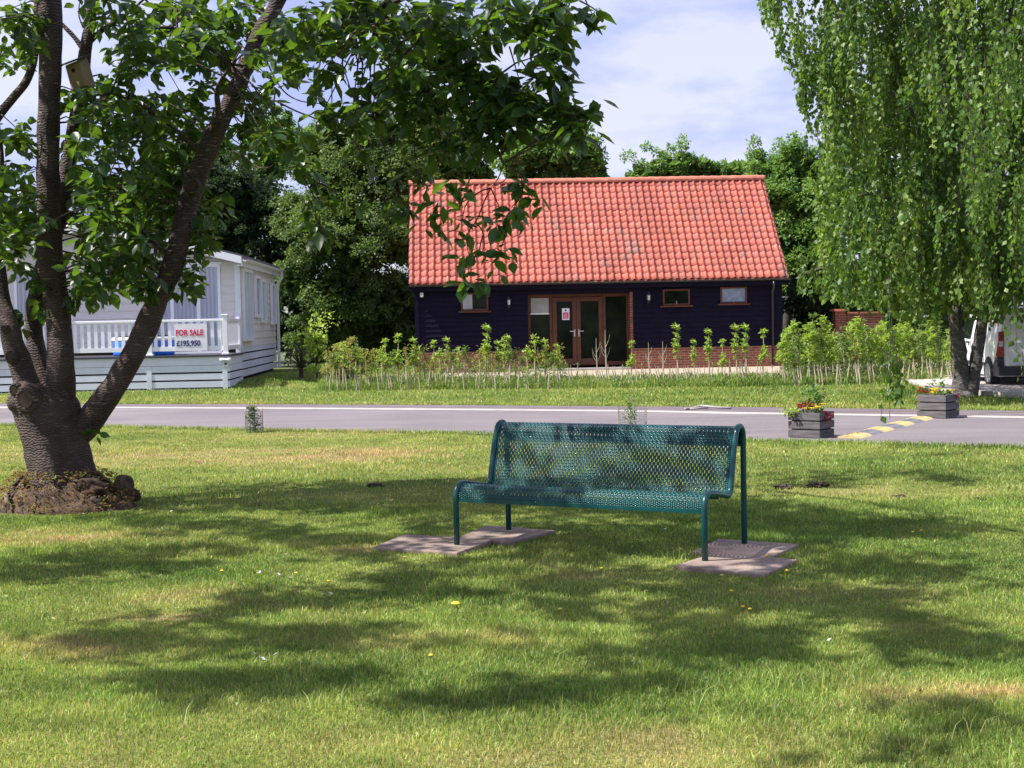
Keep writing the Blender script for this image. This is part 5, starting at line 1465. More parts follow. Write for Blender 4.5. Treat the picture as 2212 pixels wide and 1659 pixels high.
cp('leafy_bush', -w*.42, w*.45, h+0.17, 150, .13, .17, 'green_leaf', .065, -.8, 1, LEAF, .5).scale = (1,1,1)
cp('trailing_plant', -w*.93, w*.05, h+.02, 90, .12, .06, 'lime_leaf', .05, -1, .6)
def bloom(root, name, pos, r_, mat):
    for (x, y, z) in pos:
        b = MB()
        for q_ in range(7):
            a = 2*math.pi*q_/7; b.add([(x,y,z),(x+r_*math.cos(a-.35),y+r_*math.sin(a-.35)*.8,z+r_*.35),(x+r_*1.15*math.cos(a),y+r_*1.15*math.sin(a)*.8,z+r_*.25),(x+r_*math.cos(a+.35),y+r_*math.sin(a+.35)*.8,z+r_*.35)], [(0,1,2,3)])
        b.tube([(x,y,z-.01),(x,y,z+r_*.4)], r_*.35, 6)
        b.build(name, MATS[mat], root)
bloom(pl1, 'yellow_flower', [(-.20,.02,h+.045),(-.06,.06,h+.06),(-.02,.12,h+.10),(-.15,.10,h+.09),(-.11,.01,h+.05),(-.03,.02,h+.07)], .038, 'petal_yellow')
bloom(pl1, 'red_flower', [(-.27,.06,h+.08),(-.24,.10,h+.11),(-.31,.10,h+.06),(-.18,.14,h+.06),(.01,.18,h-.02),(.02,.22,h-.05),(.0,.14,h+.0),(-.22,.05,h+.08),(-.26,.02,h+.06),(-.30,.04,h+.09),(-.14,.04,h+.10),(-.20,.12,h+.13)], .040, 'petal_red')
d = dirs(26, -1, .2); leaves('red_foliage', np.array([.0,.2,h-.03])+d*.06, d, .05, .6, LEAF, MATS['petal_red'], pl1)
pl2, cp, w, h = planter((2043, 906), 0.44, 0.35, 'farther slatted grey planter with yellow pansies at the birch trunk', 5)
cp('leafy_bush', -w*.50, w*.45, h+0.10, 34, .14, .16, 'green_leaf', .07)
bloom(pl2, 'yellow_flower', [(-.17,.03,h+.06),(-.20,.02,h+.025),(-.15,.05,h+.08),(-.01,.2,h+.05),(-.22,.05,h+.07)], .046, 'petal_yellow')
bloom(pl2, 'red_flower', [(-.42,.03,h+.05),(-.38,.06,h+.04),(-.40,.02,h+.09),(-.33,.05,h+.03),(-.29,.04,h+.03),(.0,.3,h-.02),(.02,.33,h-.05),(-.36,.02,h+.03)], .040, 'petal_red')
# rubber speed hump of alternating yellow and black blocks
a = gnd(1831, 948); c_ = gnd(1992, 905)
hd = c_ - a; HLn = hd.length; HAn = math.atan2(hd.y, hd.x)
hump = thing('speed_hump', 'low rubber speed hump of alternating yellow and black blocks across the road', 'speed bump', a + Vector((0,0,.008)), HAn)
nseg = 7; hwid = 0.17
for i in range(nseg):
    x0 = i*HLn/nseg; x1 = (i+1)*HLn/nseg - 0.006
    b = MB(); pr_ = [(-hwid, 0), (-hwid*.7, .022), (-hwid*.25, .034), (hwid*.25, .034), (hwid*.7, .022), (hwid, 0)]
    v = [(x0, p, q) for p, q in pr_] + [(x1, p, q) for p, q in pr_]; n = len(pr_)
    b.add(v, [(i_, i_+1, n+i_+1, n+i_) for i_ in range(n-1)] + [tuple(range(n))[::-1], tuple(range(n, 2*n))])
    for q in range(5):
        for r_ in range(3):
            xx = x0+(q+.5)*(x1-x0)/5; yy_ = -hwid*.22+(r_)*hwid*.22; b.box(xx-.02, xx+.02, yy_-.012, yy_+.012, .0342, .038)
    b.build('yellow_block' if i % 2 == 0 else 'black_block', MATS['bump_yellow' if i % 2 == 0 else 'bump_black'], hump)

# ================================================================== VAN
VS = 0.93
vp = gnd(2137, 835)          # rear left wheel contact
van = thing('parked_van', 'small white panel van parked on the drive, seen from behind past the birch trunk', 'van', vp, math.radians(-3.5))
van.scale = (VS, VS, VS)
# local frame: x right across the van, y forward; rear left wheel centre line at (0, 0)
Wd = 1.66; yr = -0.66; yf = 3.15
S_SECT = [(0.02, 0.24), (0.0, 0.42), (-0.015, 0.75), (-0.005, 0.98), (0.07, 1.35), (0.14, 1.62), (0.24, 1.73)]   # half outline: inset, height
def vring(y, top=1.0, ins=0.0, base=0.0):
    L_ = [(i_+ins, (z-0.24)*top+0.24+base) for i_, z in S_SECT]
    return [(a_, y, z) for a_, z in L_] + [(Wd-a_, y, z) for a_, z in reversed(L_)]
b = MB(); st = [(yr+.10, .985, .05), (yr+0.02, .985, .012), (yr+.12, 1.0, 0), (0.6, 1.0, 0), (1.6, 1.0, 0), (2.1, .985, 0.01)]
R_ = [vring(yr, .975, .03), vring(yr+.06, .995, .0), vring(0.6), vring(1.5), vring(1.9, .99, .01)]
n = len(R_[0]); v = [p for r_ in R_ for p in r_]
b.add(v, [(i*n+k_, (i+1)*n+k_, (i+1)*n+(k_+1) % n, i*n+(k_+1) % n) for i in range(len(R_)-1) for k_ in range(n)])
b.f.append(tuple(range(n))); b.build('body', MATS['van_white'], van, bevel=0.012)
# cab and bonnet
cab = [(1.9, 1.715), (2.25, 1.62), (2.75, 1.08), (3.25, .90), (3.35, .45), (3.33, .25), (1.9, .25)]
b = MB(); 
va = [(0.02 if z < 1 else 0.16, y, z) for y, z in cab]; vb_ = [(Wd-x, y, z) for x, y, z in va]; n = len(cab)
b.add(va+vb_, [tuple(range(n)), tuple(range(n, 2*n))[::-1]] + [(i, n+i, n+(i+1) % n, (i+1) % n) for i in range(n)])
b.build('cab', MATS['van_white'], van, bevel=0.03)
b = MB(); b.hull8([(.12,2.30,1.585),(Wd-.12,2.30,1.585),(Wd-.12,2.32,1.61),(.12,2.32,1.61)], [(.12,2.76,1.095),(Wd-.12,2.76,1.095),(Wd-.12,2.78,1.12),(.12,2.78,1.12)]); b.build('windscreen', MATS['window_glass'], van)
b = MB(); b.hull8([(-.010,1.55,1.02),(.012,2.62,1.02),(.02,2.62,1.05),(.0,1.55,1.05)], [(.085,1.55,1.48),(.095,2.28,1.48),(.11,2.28,1.5),(.1,1.55,1.5)]); b.build('side_window', MATS['window_glass'], van)
# door seams and rub strip, left side
b = MB(); b.box(-.022, .0, .05, 2.85, .45, .52); b.build('rub_strip', MATS['van_black'], van)
b = MB()
for y in (1.5, .42): b.box(-.017, -.0, y, y+.012, .55, .97)
b.build('door_seam', MATS['gap_black'], van)
b = MB(); b.box(-.05, -.01, 1.62, 1.78, .92, .96); b.build('handle', MATS['van_black'], van)
# wing mirror
b = MB(); b.box(-.19, -.03, 2.35, 2.45, .98, 1.16); b.build('wing_mirror', MATS['van_black'], van, bevel=.03)
# rear: doors, bumper, lamps, plate
b = MB(); b.box(.13, Wd/2-.006, yr-.018, yr+.01, .42, 1.60); b.build('rear_door', MATS['van_white'], van, bevel=.02)
b = MB(); b.box(Wd/2+.006, Wd-.13, yr-.018, yr+.01, .42, 1.60); b.build('rear_door', MATS['van_white'], van, bevel=.02)
b = MB(); b.box(.24, Wd/2-.08, yr-.024, yr-.0185, 1.02, 1.46); b.build('door_panel', MATS['van_white'], van, bevel=.004)
b = MB(); b.box(Wd/2+.08, Wd-.24, yr-.024, yr-.0185, 1.02, 1.46); b.build('door_panel', MATS['van_white'], van, bevel=.004)
b = MB(); b.box(.30, .62, yr-.045, yr-.019, .955, .985); b.build('door_strap', MATS['white_rail'], van, bevel=.004)
b = MB(); b.hull8([(.0,yr-.12,.26),(Wd,yr-.12,.26),(Wd+.012,yr+.34,.24),(-.012,yr+.34,.24)], [(-.01,yr-.13,.46),(Wd+.01,yr-.13,.46),(Wd+.022,yr+.30,.50),(-.022,yr+.30,.50)]); b.build('bumper', MATS['van_black'], van, bevel=.02)
for x in (0, Wd):
    s = 1 if x == 0 else -1
    b = MB(); b.hull8([(x-s*.024,yr-.03,.46),(x+s*.14,yr-.03,.46),(x+s*.14,yr+.06,.46),(x-s*.024,yr+.30,.46)], [(x-s*.024,yr-.03,.66),(x+s*.12,yr-.03,.66),(x+s*.12,yr+.06,.66),(x-s*.024,yr+.10,.66)]); b.build('bumper_corner', MATS['van_black'], van, bevel=.01)
    b = MB(); b.hull8([(x-s*.022,yr-.035,.665),(x+s*.125,yr-.035,.665),(x+s*.125,yr+.03,.665),(x-s*.022,yr+.09,.665)], [(x+s*.035,yr-.035,1.20),(x+s*.125,yr-.035,1.20),(x+s*.125,yr+.03,1.20),(x+s*.035,yr+.06,1.20)]); tl = b.build('tail_light', MATS['red_lens'], van, bevel=.008)
    b = MB(); b.box(x+s*.02 if s>0 else x-.11, x+s*.11 if s>0 else x-.02, yr-.040, yr-.0355, .88, 1.0); b.build('reversing_lens', MATS['clear_lens'], tl)
pb = boxo('number_plate', MATS['plate_yellow'], van, .62, 1.02+.02, yr-.03, yr-.0185, .55, .66)
b = MB()
for q, x in enumerate((.65,.70,.75,.80,.87,.92,.97)): 
    b.box(x, x+.008, yr-.033, yr-.0302, .57, .64); b.box(x+.024, x+.032, yr-.033, yr-.0302, .57, .64) if q % 2 else b.box(x+.008, x+.03, yr-.033, yr-.0302, .60, .608)
b.build('plate_characters', MATS['van_black'], pb)
boxo('plate_trim', MATS['steel'], van, .58, 1.08, yr-.028, yr-.0185, .49, .52)
boxo('underbody', MATS['gap_black'], van, .12, Wd-.12, yr+.1, 3.1, .20, .42)
for x in (0.0, Wd):
    for y in (0.0, 2.55):
        s = 1 if x == 0 else -1
        b = MB(); b.lathe([(.20,0),(.285,.0),(.30,.03),(.30,.15),(.285,.19),(.2,.19)], (x+(-.032 if s>0 else -.158), y, .30), 28, 'x'); wh = b.build('wheel', MATS['tyre'], van, smooth=False)
        b = MB(); xx = x-s*.034; b.lathe([(.205,0),(.19,.02*s),(.07,.03*s),(.05,-.005*s),(0,-.006*s)], (xx, y, .30), 24, 'x')
        for q in range(7):
            a_ = 2*math.pi*q/7; b.hull8([(xx-s*.008, y+.04*math.cos(a_-.35), .30+.04*math.sin(a_-.35)),(xx-s*.008, y+.195*math.cos(a_-.12), .30+.195*math.sin(a_-.12)),(xx-s*.008, y+.195*math.cos(a_+.12), .30+.195*math.sin(a_+.12)),(xx-s*.008, y+.04*math.cos(a_+.35), .30+.04*math.sin(a_+.35))],
                                  [(xx+s*.01, y+.04*math.cos(a_-.35), .30+.04*math.sin(a_-.35)),(xx+s*.01, y+.195*math.cos(a_-.12), .30+.195*math.sin(a_-.12)),(xx+s*.01, y+.195*math.cos(a_+.12), .30+.195*math.sin(a_+.12)),(xx+s*.01, y+.04*math.cos(a_+.35), .30+.04*math.sin(a_+.35))])
        b.build('wheel_trim', MATS['rim_silver'], wh)
        b = MB(); b.v = []; n_ = 16
        pts_ = [(x-s*.006, y+.36*math.cos(a_), .30+.36*math.sin(a_)) for a_ in np.linspace(-.15, math.pi+.15, n_)]
        b.add(pts_+[(x+s*.02, p[1], p[2]) for p in pts_]+[(x-s*.006, y, .25)], [(i,i+1,2*n_) for i in range(n_-1)])
        for f_ in ():
            pass
        o_ = b.build('wheel_arch', MATS['gap_black'], van); o_.location = (-s*.016, 0, 0)

# ================================================================== SMALL THINGS BY THE ROAD
def wire_guard(P, r, h, label):
    g = thing('tree_guard', label, 'plant guard', P)
    b = MB(); n = 14
    for k_ in range(n):
        a_ = 2*math.pi*k_/n; b.tube([(r*math.cos(a_), r*math.sin(a_), 0), (r*math.cos(a_), r*math.sin(a_), h)], .0022, 3)
    for z in np.linspace(.03, h, 9):
        b.tube([(r*math.cos(2*math.pi*k_/n), r*math.sin(2*math.pi*k_/n), z) for k_ in range(n+1)], .0018, 3)
    b.build('wire_mesh', MATS['chicken_wire'], g)
    b = MB(); b.tube([(r,0,0),(r,0,h+.05)], .008, 5); b.tube([(-r,0,0),(-r,0,h*.9)], .008, 5); b.build('stake', MATS['stem_bark'], g)
    return g
P = gnd(549, 934)
wire_guard(P, 0.125, 0.30, 'wire mesh cage round a scruffy little shrub at the left road edge')
sp_ = thing('young_shrub', 'scruffy dark leaved young shrub inside the wire cage at the left road edge', 'shrub', P)
n = 330; z = rng.uniform(0, 1, n)**0.8; a_ = rng.uniform(0, 2*np.pi, n); r_ = rng.uniform(0, .14, n)*(1-.35*z)
leaves('foliage', np.stack([r_*np.cos(a_)-.02*z, r_*np.sin(a_), z*.36], 1), dirs(n, -.3, .9), rng.uniform(.03,.06,n), .35, LEAF, MATS['dark_leaf'], sp_, np.clip(.5+z*.7+rng.normal(0,.2,n),0,1))
n = 90; z = rng.uniform(.5, 1.15, n); a_ = rng.uniform(0, 2*np.pi, n); r_ = rng.uniform(0, .07, n)
leaves('shoots', np.stack([r_*np.cos(a_)-.04, r_*np.sin(a_), z*.34], 1), dirs(n, .1, 1), rng.uniform(.03,.055,n), .3, LEAF, MATS['weed_leaf'], sp_)
b = MB(); b.tube([(.02,0,0),(.01,0,.2),(.015,0,.44)], [.008,.006,.002], 5); b.tube([(0,0,.02),(.07,0,.2),(.12,0,.25)], [.006,.005,.003], 5); b.build('stem', MATS['dark_bark'], sp_)
P = at(1366, 930, 18.6); P.z = 0
P = gnd(1366, 931)
wire_guard(P, 0.19, 0.34, 'pale wire mesh cage visible just above the bench back')
sp_ = thing('young_shrub', 'thin pale green sapling in the wire cage behind the bench', 'shrub', P)
n = 150; z = rng.uniform(.2, 1.2, n); a_ = rng.uniform(0, 2*np.pi, n); r_ = rng.uniform(0, .09, n)
leaves('foliage', np.stack([r_*np.cos(a_)-.02, r_*np.sin(a_), z*.34], 1), dirs(n, -.3, .9), rng.uniform(.04,.07,n), .35, LEAF, MATS['weed_leaf'], sp_)
b = MB(); b.tube([(0,0,0),(-.01,0,.25),(-.015,0,.48)], [.007,.005,.002], 5); b.build('stem', MATS['stem_bark'], sp_)
# bleached stick lying beyond the kerb
P = gnd(1530, 886.5)
st = MB(); s = FPX/P.y
st.tube(catmull([(-50/s,0,.02),(-34/s,.12,.02),(-12/s,.2,.05),(10/s,.06,.04),(28/s,.0,.03),(50/s,.02,.02)], 5), [.02]*26, 6); st.tube([(-12/s,.2,.05),(2/s,.3,.05)], .012, 5); st.tube([(-40/s,-.08,.02),(-15/s,.0,.03),(0,.08,.03)], .016, 5)
o = st.build('fallen_branch', MATS['kerb_white'], smooth=True); o.location = (P.x, P.y, .012); tag(o, 'bleached white stick lying on the strip beyond the kerb', 'branch')

# ================================================================== HEDGE WHIPS
def whip(h, bare, wid, n, mat, size, twig=False, nst=1, lean=0.04):
    r = thing('hedge_whip', 'x', 'sapling')
    b = MB(); a_ = random.uniform(-lean, lean)
    for q in range(nst):
        x = (q-(nst-1)/2)*.05
        b.tube([(x,0,-.05),(x+a_*.3,0,h*.35),(x+a_,0.01,h*.7),(x+a_*1.1,0,h*.97)], [.020,.017,.011,.004], 5)
    if twig:
        for q in range(4):
            z = h*random.uniform(.35,.7); s = random.choice((-1,1)); b.tube([(a_*.6,0,z),(a_+s*.07,.01,z+.12),(a_+s*.10,0,z+.25)], [.009,.006,.002], 4)
    b.build('stem', MATS['stem_bark'], r)
    if n:
        # leaves grouped in small tufts along upright shoots
        nt = max(2, n//9); tz = rng.uniform(bare, h, nt); ta = rng.uniform(0, 2*np.pi, nt); tr = rng.uniform(0, wid, nt)*(1.05-0.75*(tz-bare)/max(h-bare,.01))
        j = rng.integers(0, nt, n)
        Pp = np.stack([tr*np.cos(ta)+a_*tz/h, tr*np.sin(ta), tz], 1)[j] + rng.normal(0, .022, (n,3))
        leaves('foliage', Pp, dirs(n, -.4, 1), rng.uniform(.7,1.3,n)*size, .5, DIAM, MATS[mat], r)
    return r
def copy_thing(o, loc, rz, sc, label, group=None):
    c = o.copy(); COL.objects.link(c); c.location = loc; c.rotation_euler = (0,0,rz); c.scale = sc
    c['label'] = label
    if group: c['group'] = group
    for ch in o.children:
        d = ch.copy(); COL.objects.link(d); d.parent = c
    return c
PROT = {
 'left': [whip(1.0,.45,.15,130,'straw_leaf',.065), whip(.95,.45,.17,130,'weed_leaf',.07), whip(.9,.45,.15,80,'rust_leaf',.055), whip(1.1,.45,.14,130,'lime_leaf',.075), whip(1.05,.45,.14,130,'lime_leaf',.07)],
 'peak': [whip(1.38,.55,.12,170,'lime_leaf',.095), whip(1.25,.5,.13,160,'lime_leaf',.09)],
 'bare': [whip(.46,.3,.03,0,'weed_leaf',.05,lean=.05), whip(.5,.3,.03,8,'weed_leaf',.05,lean=.06), whip(.42,.3,.03,0,'weed_leaf',.05,nst=2)],
 'twiggy': [whip(1.2,.9,.05,6,'weed_leaf',.05,True)],
 'right': [whip(1.3,.5,.26,380,'lime_leaf',.085), whip(1.2,.48,.27,360,'lime_leaf',.08), whip(1.05,.45,.2,170,'straw_leaf',.065), whip(1.35,.5,.2,200,'weed_leaf',.08)]}
used = set()
LBL = {'left': ('yellowing leafy hedge sapling in the left half of the row before the barn', 'yellowing saplings in the left half of the young hedge'),
       'peak': ('taller sapling with fresh pale green shoots standing above the young hedge', 'taller fresh shoots in the young hedge'),
       'bare': ('thin bare hedge stem poking up from the weeds of the hedge line', 'bare stems along the foot of the young hedge'),
       'twiggy': ('leafless forked sapling against the dark barn wall', 'leafless saplings in the young hedge'),
       'right': ('bushy lime green hedge sapling between the barn and the birch', 'bushy saplings in the right part of the young hedge')}
def plant(kind, px, py, sc=1.0, dY=0.0, lab=None):
    o = random.choice(PROT[kind]); P = gnd(px, py); P.y += dY + random.uniform(-.25,.25); P.x += 0
    s = sc*random.uniform(.88, 1.10); lb, gr = LBL[kind]; lb = lab or lb
    if o.name not in used:
        used.add(o.name); o.location = P; o.rotation_euler = (0,0,random.uniform(-.6,.6)); o.scale = (s,s,s); o['label'] = lb; o['group'] = gr
    else: copy_thing(o, P, random.uniform(-.6,.6), (s,s,s), lb, gr)
def hy(px): return np.interp(px, [700, 1000, 1300, 1700, 1970, 2060], [842, 838, 836, 832, 822, 820])
px = 706
while px < 1215:
    plant('left', px, hy(px), random.uniform(.8,1.05)); px += random.uniform(10, 16)
PK = {832: 'pale shoot rising in front of the dark leaf mass, nearest the feathery bush', 860: 'pale shoot against the dark leaf mass left of the barn, second from the feathery bush', 898: 'pale shoot at the left corner of the barn',
 935: 'pale shoot just inside the left corner of the barn', 968: 'pale shoot below and left of the half-blinded barn window', 1056: 'tall pale shoot below the left barn lantern', 1078: 'pale shoot just right of the left barn lantern', 1100: 'pale shoot midway between the left lantern and the entrance'}
for p_ in PK: plant('peak', p_, hy(p_)-1, 1.1 if p_ == 1056 else random.choice((.85, .95)), lab=PK[p_])
px = 712
while px < 1215:
    plant('bare', px, hy(px)+3, random.uniform(.9,1.1)); px += random.uniform(16, 26)
for px in range(1700, 2060, 15): plant('bare', px + random.uniform(-4,4), hy(px)+3, random.uniform(1.0,1.2))
px = 1222
while px < 1700:
    plant('bare', px, hy(px)-1, random.uniform(.9,1.15)); px += random.uniform(8, 15)
for p_, s, lb_ in ((1466,1.0,'broad lime green shoot below the first small window right of the entrance'),(1500,.82,'short green shoot on the brick plinth right of the broad lime one'),(1536,.9,'leafy shoot midway between the two small barn windows'),(1560,.85,'slim shoot just left of the tallest pair before the brick plinth'),(1592,1.12,'tallest pale shoot of all, below the frosted barn window'),(1612,1.05,'slender tall shoot immediately right of the tallest one'),(1648,.95,'bright shoot just left of the barn downpipe'),(1365,.85,'shoot beside the brick reveal of the entrance'),(1180,.8,'leafy shoot before the left glazed panel of the entrance'),(1205,.72,'low leafy shoot at the foot of the left entrance door')): plant('peak', p_, hy(p_)-2, s, lab=lb_)
for p_, lb_ in ((1292,'leafless forked sapling before the right entrance door'), (1404,'leafless forked sapling standing against the wall below the right lantern'), (1432,'small leafless sapling right of the forked one on the plinth'), (1310,'leafless sapling before the right glazed panel of the entrance')): plant('twiggy', p_, hy(p_)-2, random.uniform(.85,1.05), lab=lb_)
px = 1690
while px < 2066:
    plant('right', px, hy(px)-1, random.uniform(.78,1.05)); px += random.uniform(12, 18)
for px in range(1725, 2060, 21): plant('right', px, hy(px)-7, random.uniform(.95,1.12), .5)
for k_, L_ in PROT.items():
    for o in L_:
        if o.name not in used:
            for c in list(o.children): bpy.data.objects.remove(c)
            bpy.data.objects.remove(o)
# weeds at the hedge foot (uncountable)
def weeds(name, label, n, x0, x1, dlo, dhi, hmax, mats, size):
    xs = rng.uniform(x0, x1, n); P = []
    ys = np.array([hy(x) for x in xs]) + rng.uniform(dlo, dhi, n)
    G = np.array([tuple(gnd(a, c)) for a, c in zip(xs, ys)])
    hm = hmax*(0.35+0.9*fbm(G[:,0]*1.3, G[:,1]*1.3+3, 3))
    z = rng.uniform(0, 1, n)*hm; G[:,2] = z
    d = dirs(n, .0, 1); d[:,2] += .5
    o = leaves(name, G + rng.normal(0,.01,(n,3)), d, rng.uniform(.6,1.4,n)*size, .28, DIAM, MATS[mats], None, np.clip(rng.normal(.45,.2,n)+ (z/hmax-.4)*.3,0,1))
    tag(o, label, 'weeds', None, 'stuff'); return o
weeds('weeds', 'tangled green weeds and nettles growing along the foot of the young hedge', 12000, 790, 2010, -8, 4, .24, 'weed_leaf', .075)

weeds('brambles', 'tangled mass of nettles and brambles filling the right part of the hedge line', 13000, 1690, 2050, -14, -5, 1.15, 'weed_leaf', .085)
weeds('brambles', 'tangled undergrowth knitted through the left part of the hedge line', 5000, 700, 1225, -10, -2, .75, 'weed_leaf', .075)
# yellow-green bush at the hedge's left end, cordyline and light shrub
P = gnd(745, 838)
lobed_tree('feathery_bush', 'rounded yellowish feathery bush at the left end of the young hedge', P, [(-.1,0,.66,.38),(.25,.1,.8,.36),(.1,0,.45,.38),(-.35,.1,.5,.28),(.5,.1,.62,.28)], 'straw_leaf', 5200, .06, cat='bush', trunk_h=.4, trunk_r=.02, ts=.1, core=False)
P = gnd(682, 826)
lobed_tree('light_shrub', 'upright light green shrub with large leaves left of the young hedge', P, [(0,0,.35,.2),(-.05,0,.7,.22),(.05,0,1.0,.25),(.0,0,1.3,.2),(.12,0,1.12,.18),(-.08,0,1.1,.18)], 'lime_leaf', 900, .10, cat='shrub', trunk_h=1.0, trunk_r=.02, ts=.15, core=False, spires=5)
P = at(648, 700, 38.5); P.z = 0
cp_ = thing('cordyline_plant', 'spiky strap leaved plant in the shade beside the mobile home', 'plant', P)
n = 110; V = []; F = []
for q in range(n):
    a_ = random.uniform(0, 2*math.pi); el = random.uniform(.15, 1.5); L_ = random.uniform(.7, 1.15); w_ = .018
    d0 = Vector((math.cos(a_)*math.cos(el), math.sin(a_)*math.cos(el), math.sin(el))); sd_ = Vector((-math.sin(a_), math.cos(a_), 0))
    o0 = Vector((0,0,.35)); b0 = len(V)
    for t_ in (0, .35, .7, 1):
        c = o0 + d0*L_*t_ + Vector((0,0,-.35*L_*t_**2.4)); ww = w_*(1-.85*t_**2)
        V += [tuple(c-sd_*ww), tuple(c+sd_*ww)]
    F += [(b0+2*i, b0+2*i+1, b0+2*i+3, b0+2*i+2) for i in range(3)]
np_mesh('strap_leaves', V, [np.array(F)], MATS['strap_leaf'], cp_, {'tint': np.repeat(rng.uniform(.2,1,n), 8)})
b = MB(); b.tube([(0,0,-.05),(0,0,.4)], [.07,.05], 8); b.build('trunk', MATS['dark_bark'], cp_)

# ================================================================== GRASS
def blades(name, label, G, hgt, wid, mat='grass_blade', lean=.55, ex=None):
    n = len(G); x, y = G[:,0], G[:,1]
    a_ = rng.uniform(0, 2*np.pi, n); la = rng.uniform(0, 2*np.pi, n); ll = rng.uniform(.1, lean+.5, n)
    wx, wy = np.cos(a_)*wid*.5, np.sin(a_)*wid*.5
    lx, ly = np.cos(la)*hgt*ll, np.sin(la)*hgt*ll
    Z = gz(x, y) + G[:,2]
    V = np.stack([np.stack([x-wx, y-wy, Z-.004],1), np.stack([x+wx, y+wy, Z-.004],1),
                  np.stack([x-wx*.8+lx*.35, y-wy*.8+ly*.35, Z+hgt*.55],1), np.stack([x+wx*.8+lx*.35, y+wy*.8+ly*.35, Z+hgt*.55],1),
                  np.stack([x+lx, y+ly, Z+hgt*(1-.25*ll)],1)], 1).reshape(-1,3)
    i = np.arange(n)[:,None]*5
    F = [i+np.array([0,1,3,2]), i+np.array([2,3,4])]
    dd = dry(x, y) + rng.normal(0, .13, n) + (rng.random(n) < .07)*.4
    tt = np.clip(rng.normal(.46,.25,n) + 1.0*(fbm(x*4.1+3, y*4.7+1, 3)-.5),0,1)
    o = np_mesh(name, V, F, MATS[mat], None, {'dry': np.repeat(np.clip(dd,0,1),5), 'tint': np.repeat(tt,5)})
    return tag(o, label, 'grass', None, 'stuff')
def pip(px_, py_, poly):
    c = np.zeros(len(px_), bool); j = len(poly)-1
    for i in range(len(poly)):
        xi, yi = poly[i]; xj, yj = poly[j]
        c ^= ((yi > py_) != (yj > py_)) & (px_ < (xj-xi)*(py_-yi)/(yj-yi+1e-12)+xi); j = i
    return c
def mask(x, y):
    ok = np.ones(len(x), bool)
    for q in SL:
        cx_ = sum(p.x for p in q)/4; cy_ = sum(p.y for p in q)/4; sh = .93
        ok &= ~pip(x + .03*(vnoise(x*9, y*9)-.5), y, [(cx_+(p.x-cx_)*sh, cy_+(p.y-cy_)*sh) for p in q])
    ok &= ((x-CB.x)**2 + ((y-CB.y+.05)/.85)**2) > (.60+.12*vnoise(x*6, y*6))**2
    for p, rx, ry, w_ in SP:
        if w_ > .8: ok &= (((x-p.x)/rx)**2 + ((y-p.y)/ry)**2 > 1) | (rng.random(len(x)) < .3)
    return ok
def scatter(n, d0, d1, marg=.6):
    d = np.sqrt(rng.uniform(d0*d0, d1*d1, n)); hwv = d*1106/FPX + marg + .04*d
    return rng.uniform(-1, 1, n)*hwv, d
tall = lambda x, y: 0.6 + 0.9*np.clip((fbm(x*1.1+7, y*1.3+2, 3)-.35)*2.2, 0, 1)
for (n, d0, d1, h0, w0) in ((230000, 4.2, 7.5, .029, .0036), (210000, 7.5, 12, .029, .0050), (210000, 12, 23.6, .030, .0080)):
    x, y = scatter(n, d0, d1)
    ok = mask(x, y) & (y < near_y(x) + rng.normal(.0, .06, n)+.02)
    x, y = x[ok], y[ok]; n = len(x)
    hh_ = h0*tall(x, y)*rng.uniform(.6, 1.3, n)
    lbl = {4.2: 'short mown lawn grass in the foreground', 7.5: 'patchy shaded lawn grass around the bench', 12: 'sunlit yellowing lawn grass between the bench and the road'}[d0]
    blades('lawn_grass', lbl, np.stack([x, y, np.zeros(n)], 1), hh_, w0)
# the lawn carries on beyond both sides of the picture
n = 260000; d_ = np.sqrt(rng.uniform(9, 23*23, n)); hw_ = d_*1106/FPX
x = rng.choice((-1, 1), n)*(hw_ + .5 + .04*d_ + rng.uniform(-.15, 3.6, n)); y = d_
ok = mask(x, y) & (y < near_y(x)) ; x, y = x[ok], y[ok]; n = len(x)
blades('lawn_grass', 'lawn grass carrying on past the left and right edges of the picture', np.stack([x, y, np.zeros(n)], 1), .03*tall(x, y)*rng.uniform(.6,1.3,n), .0085)
# long pale tufts
TF = [(1290,1500),(1500,1480),(1640,1470),(1680,1480),(1180,1440),(520,1335),(240,1290),(180,1310),(1100,1560),(1960,1610),(2080,1560),(2110,1580),(1750,1490),(1800,1470),(700,1520),(980,1480),(1020,1500),(1560,1560),(1340,1440),(1400,1430),(850,1560),(2190,1620),(60,1330),(420,1280),(1500,1180),(1480,1195),(1870,1470),(1600,1520),(350,1560),(640,1450),(1230,1545)]
x = []; y = []
for a_, c_ in TF:
    g = gnd(a_, c_+14); m_ = random.randint(10, 26)
    x += list(rng.normal(g.x, .09, m_)); y += list(rng.normal(g.y, .07, m_))
x = np.array(x); y = np.array(y)
blades('long_grass', 'longer pale grass blades standing in loose tufts on the lawn', np.stack([x, y, np.zeros(len(x))],1), rng.uniform(.06,.13,len(x)), .0045, lean=.5)
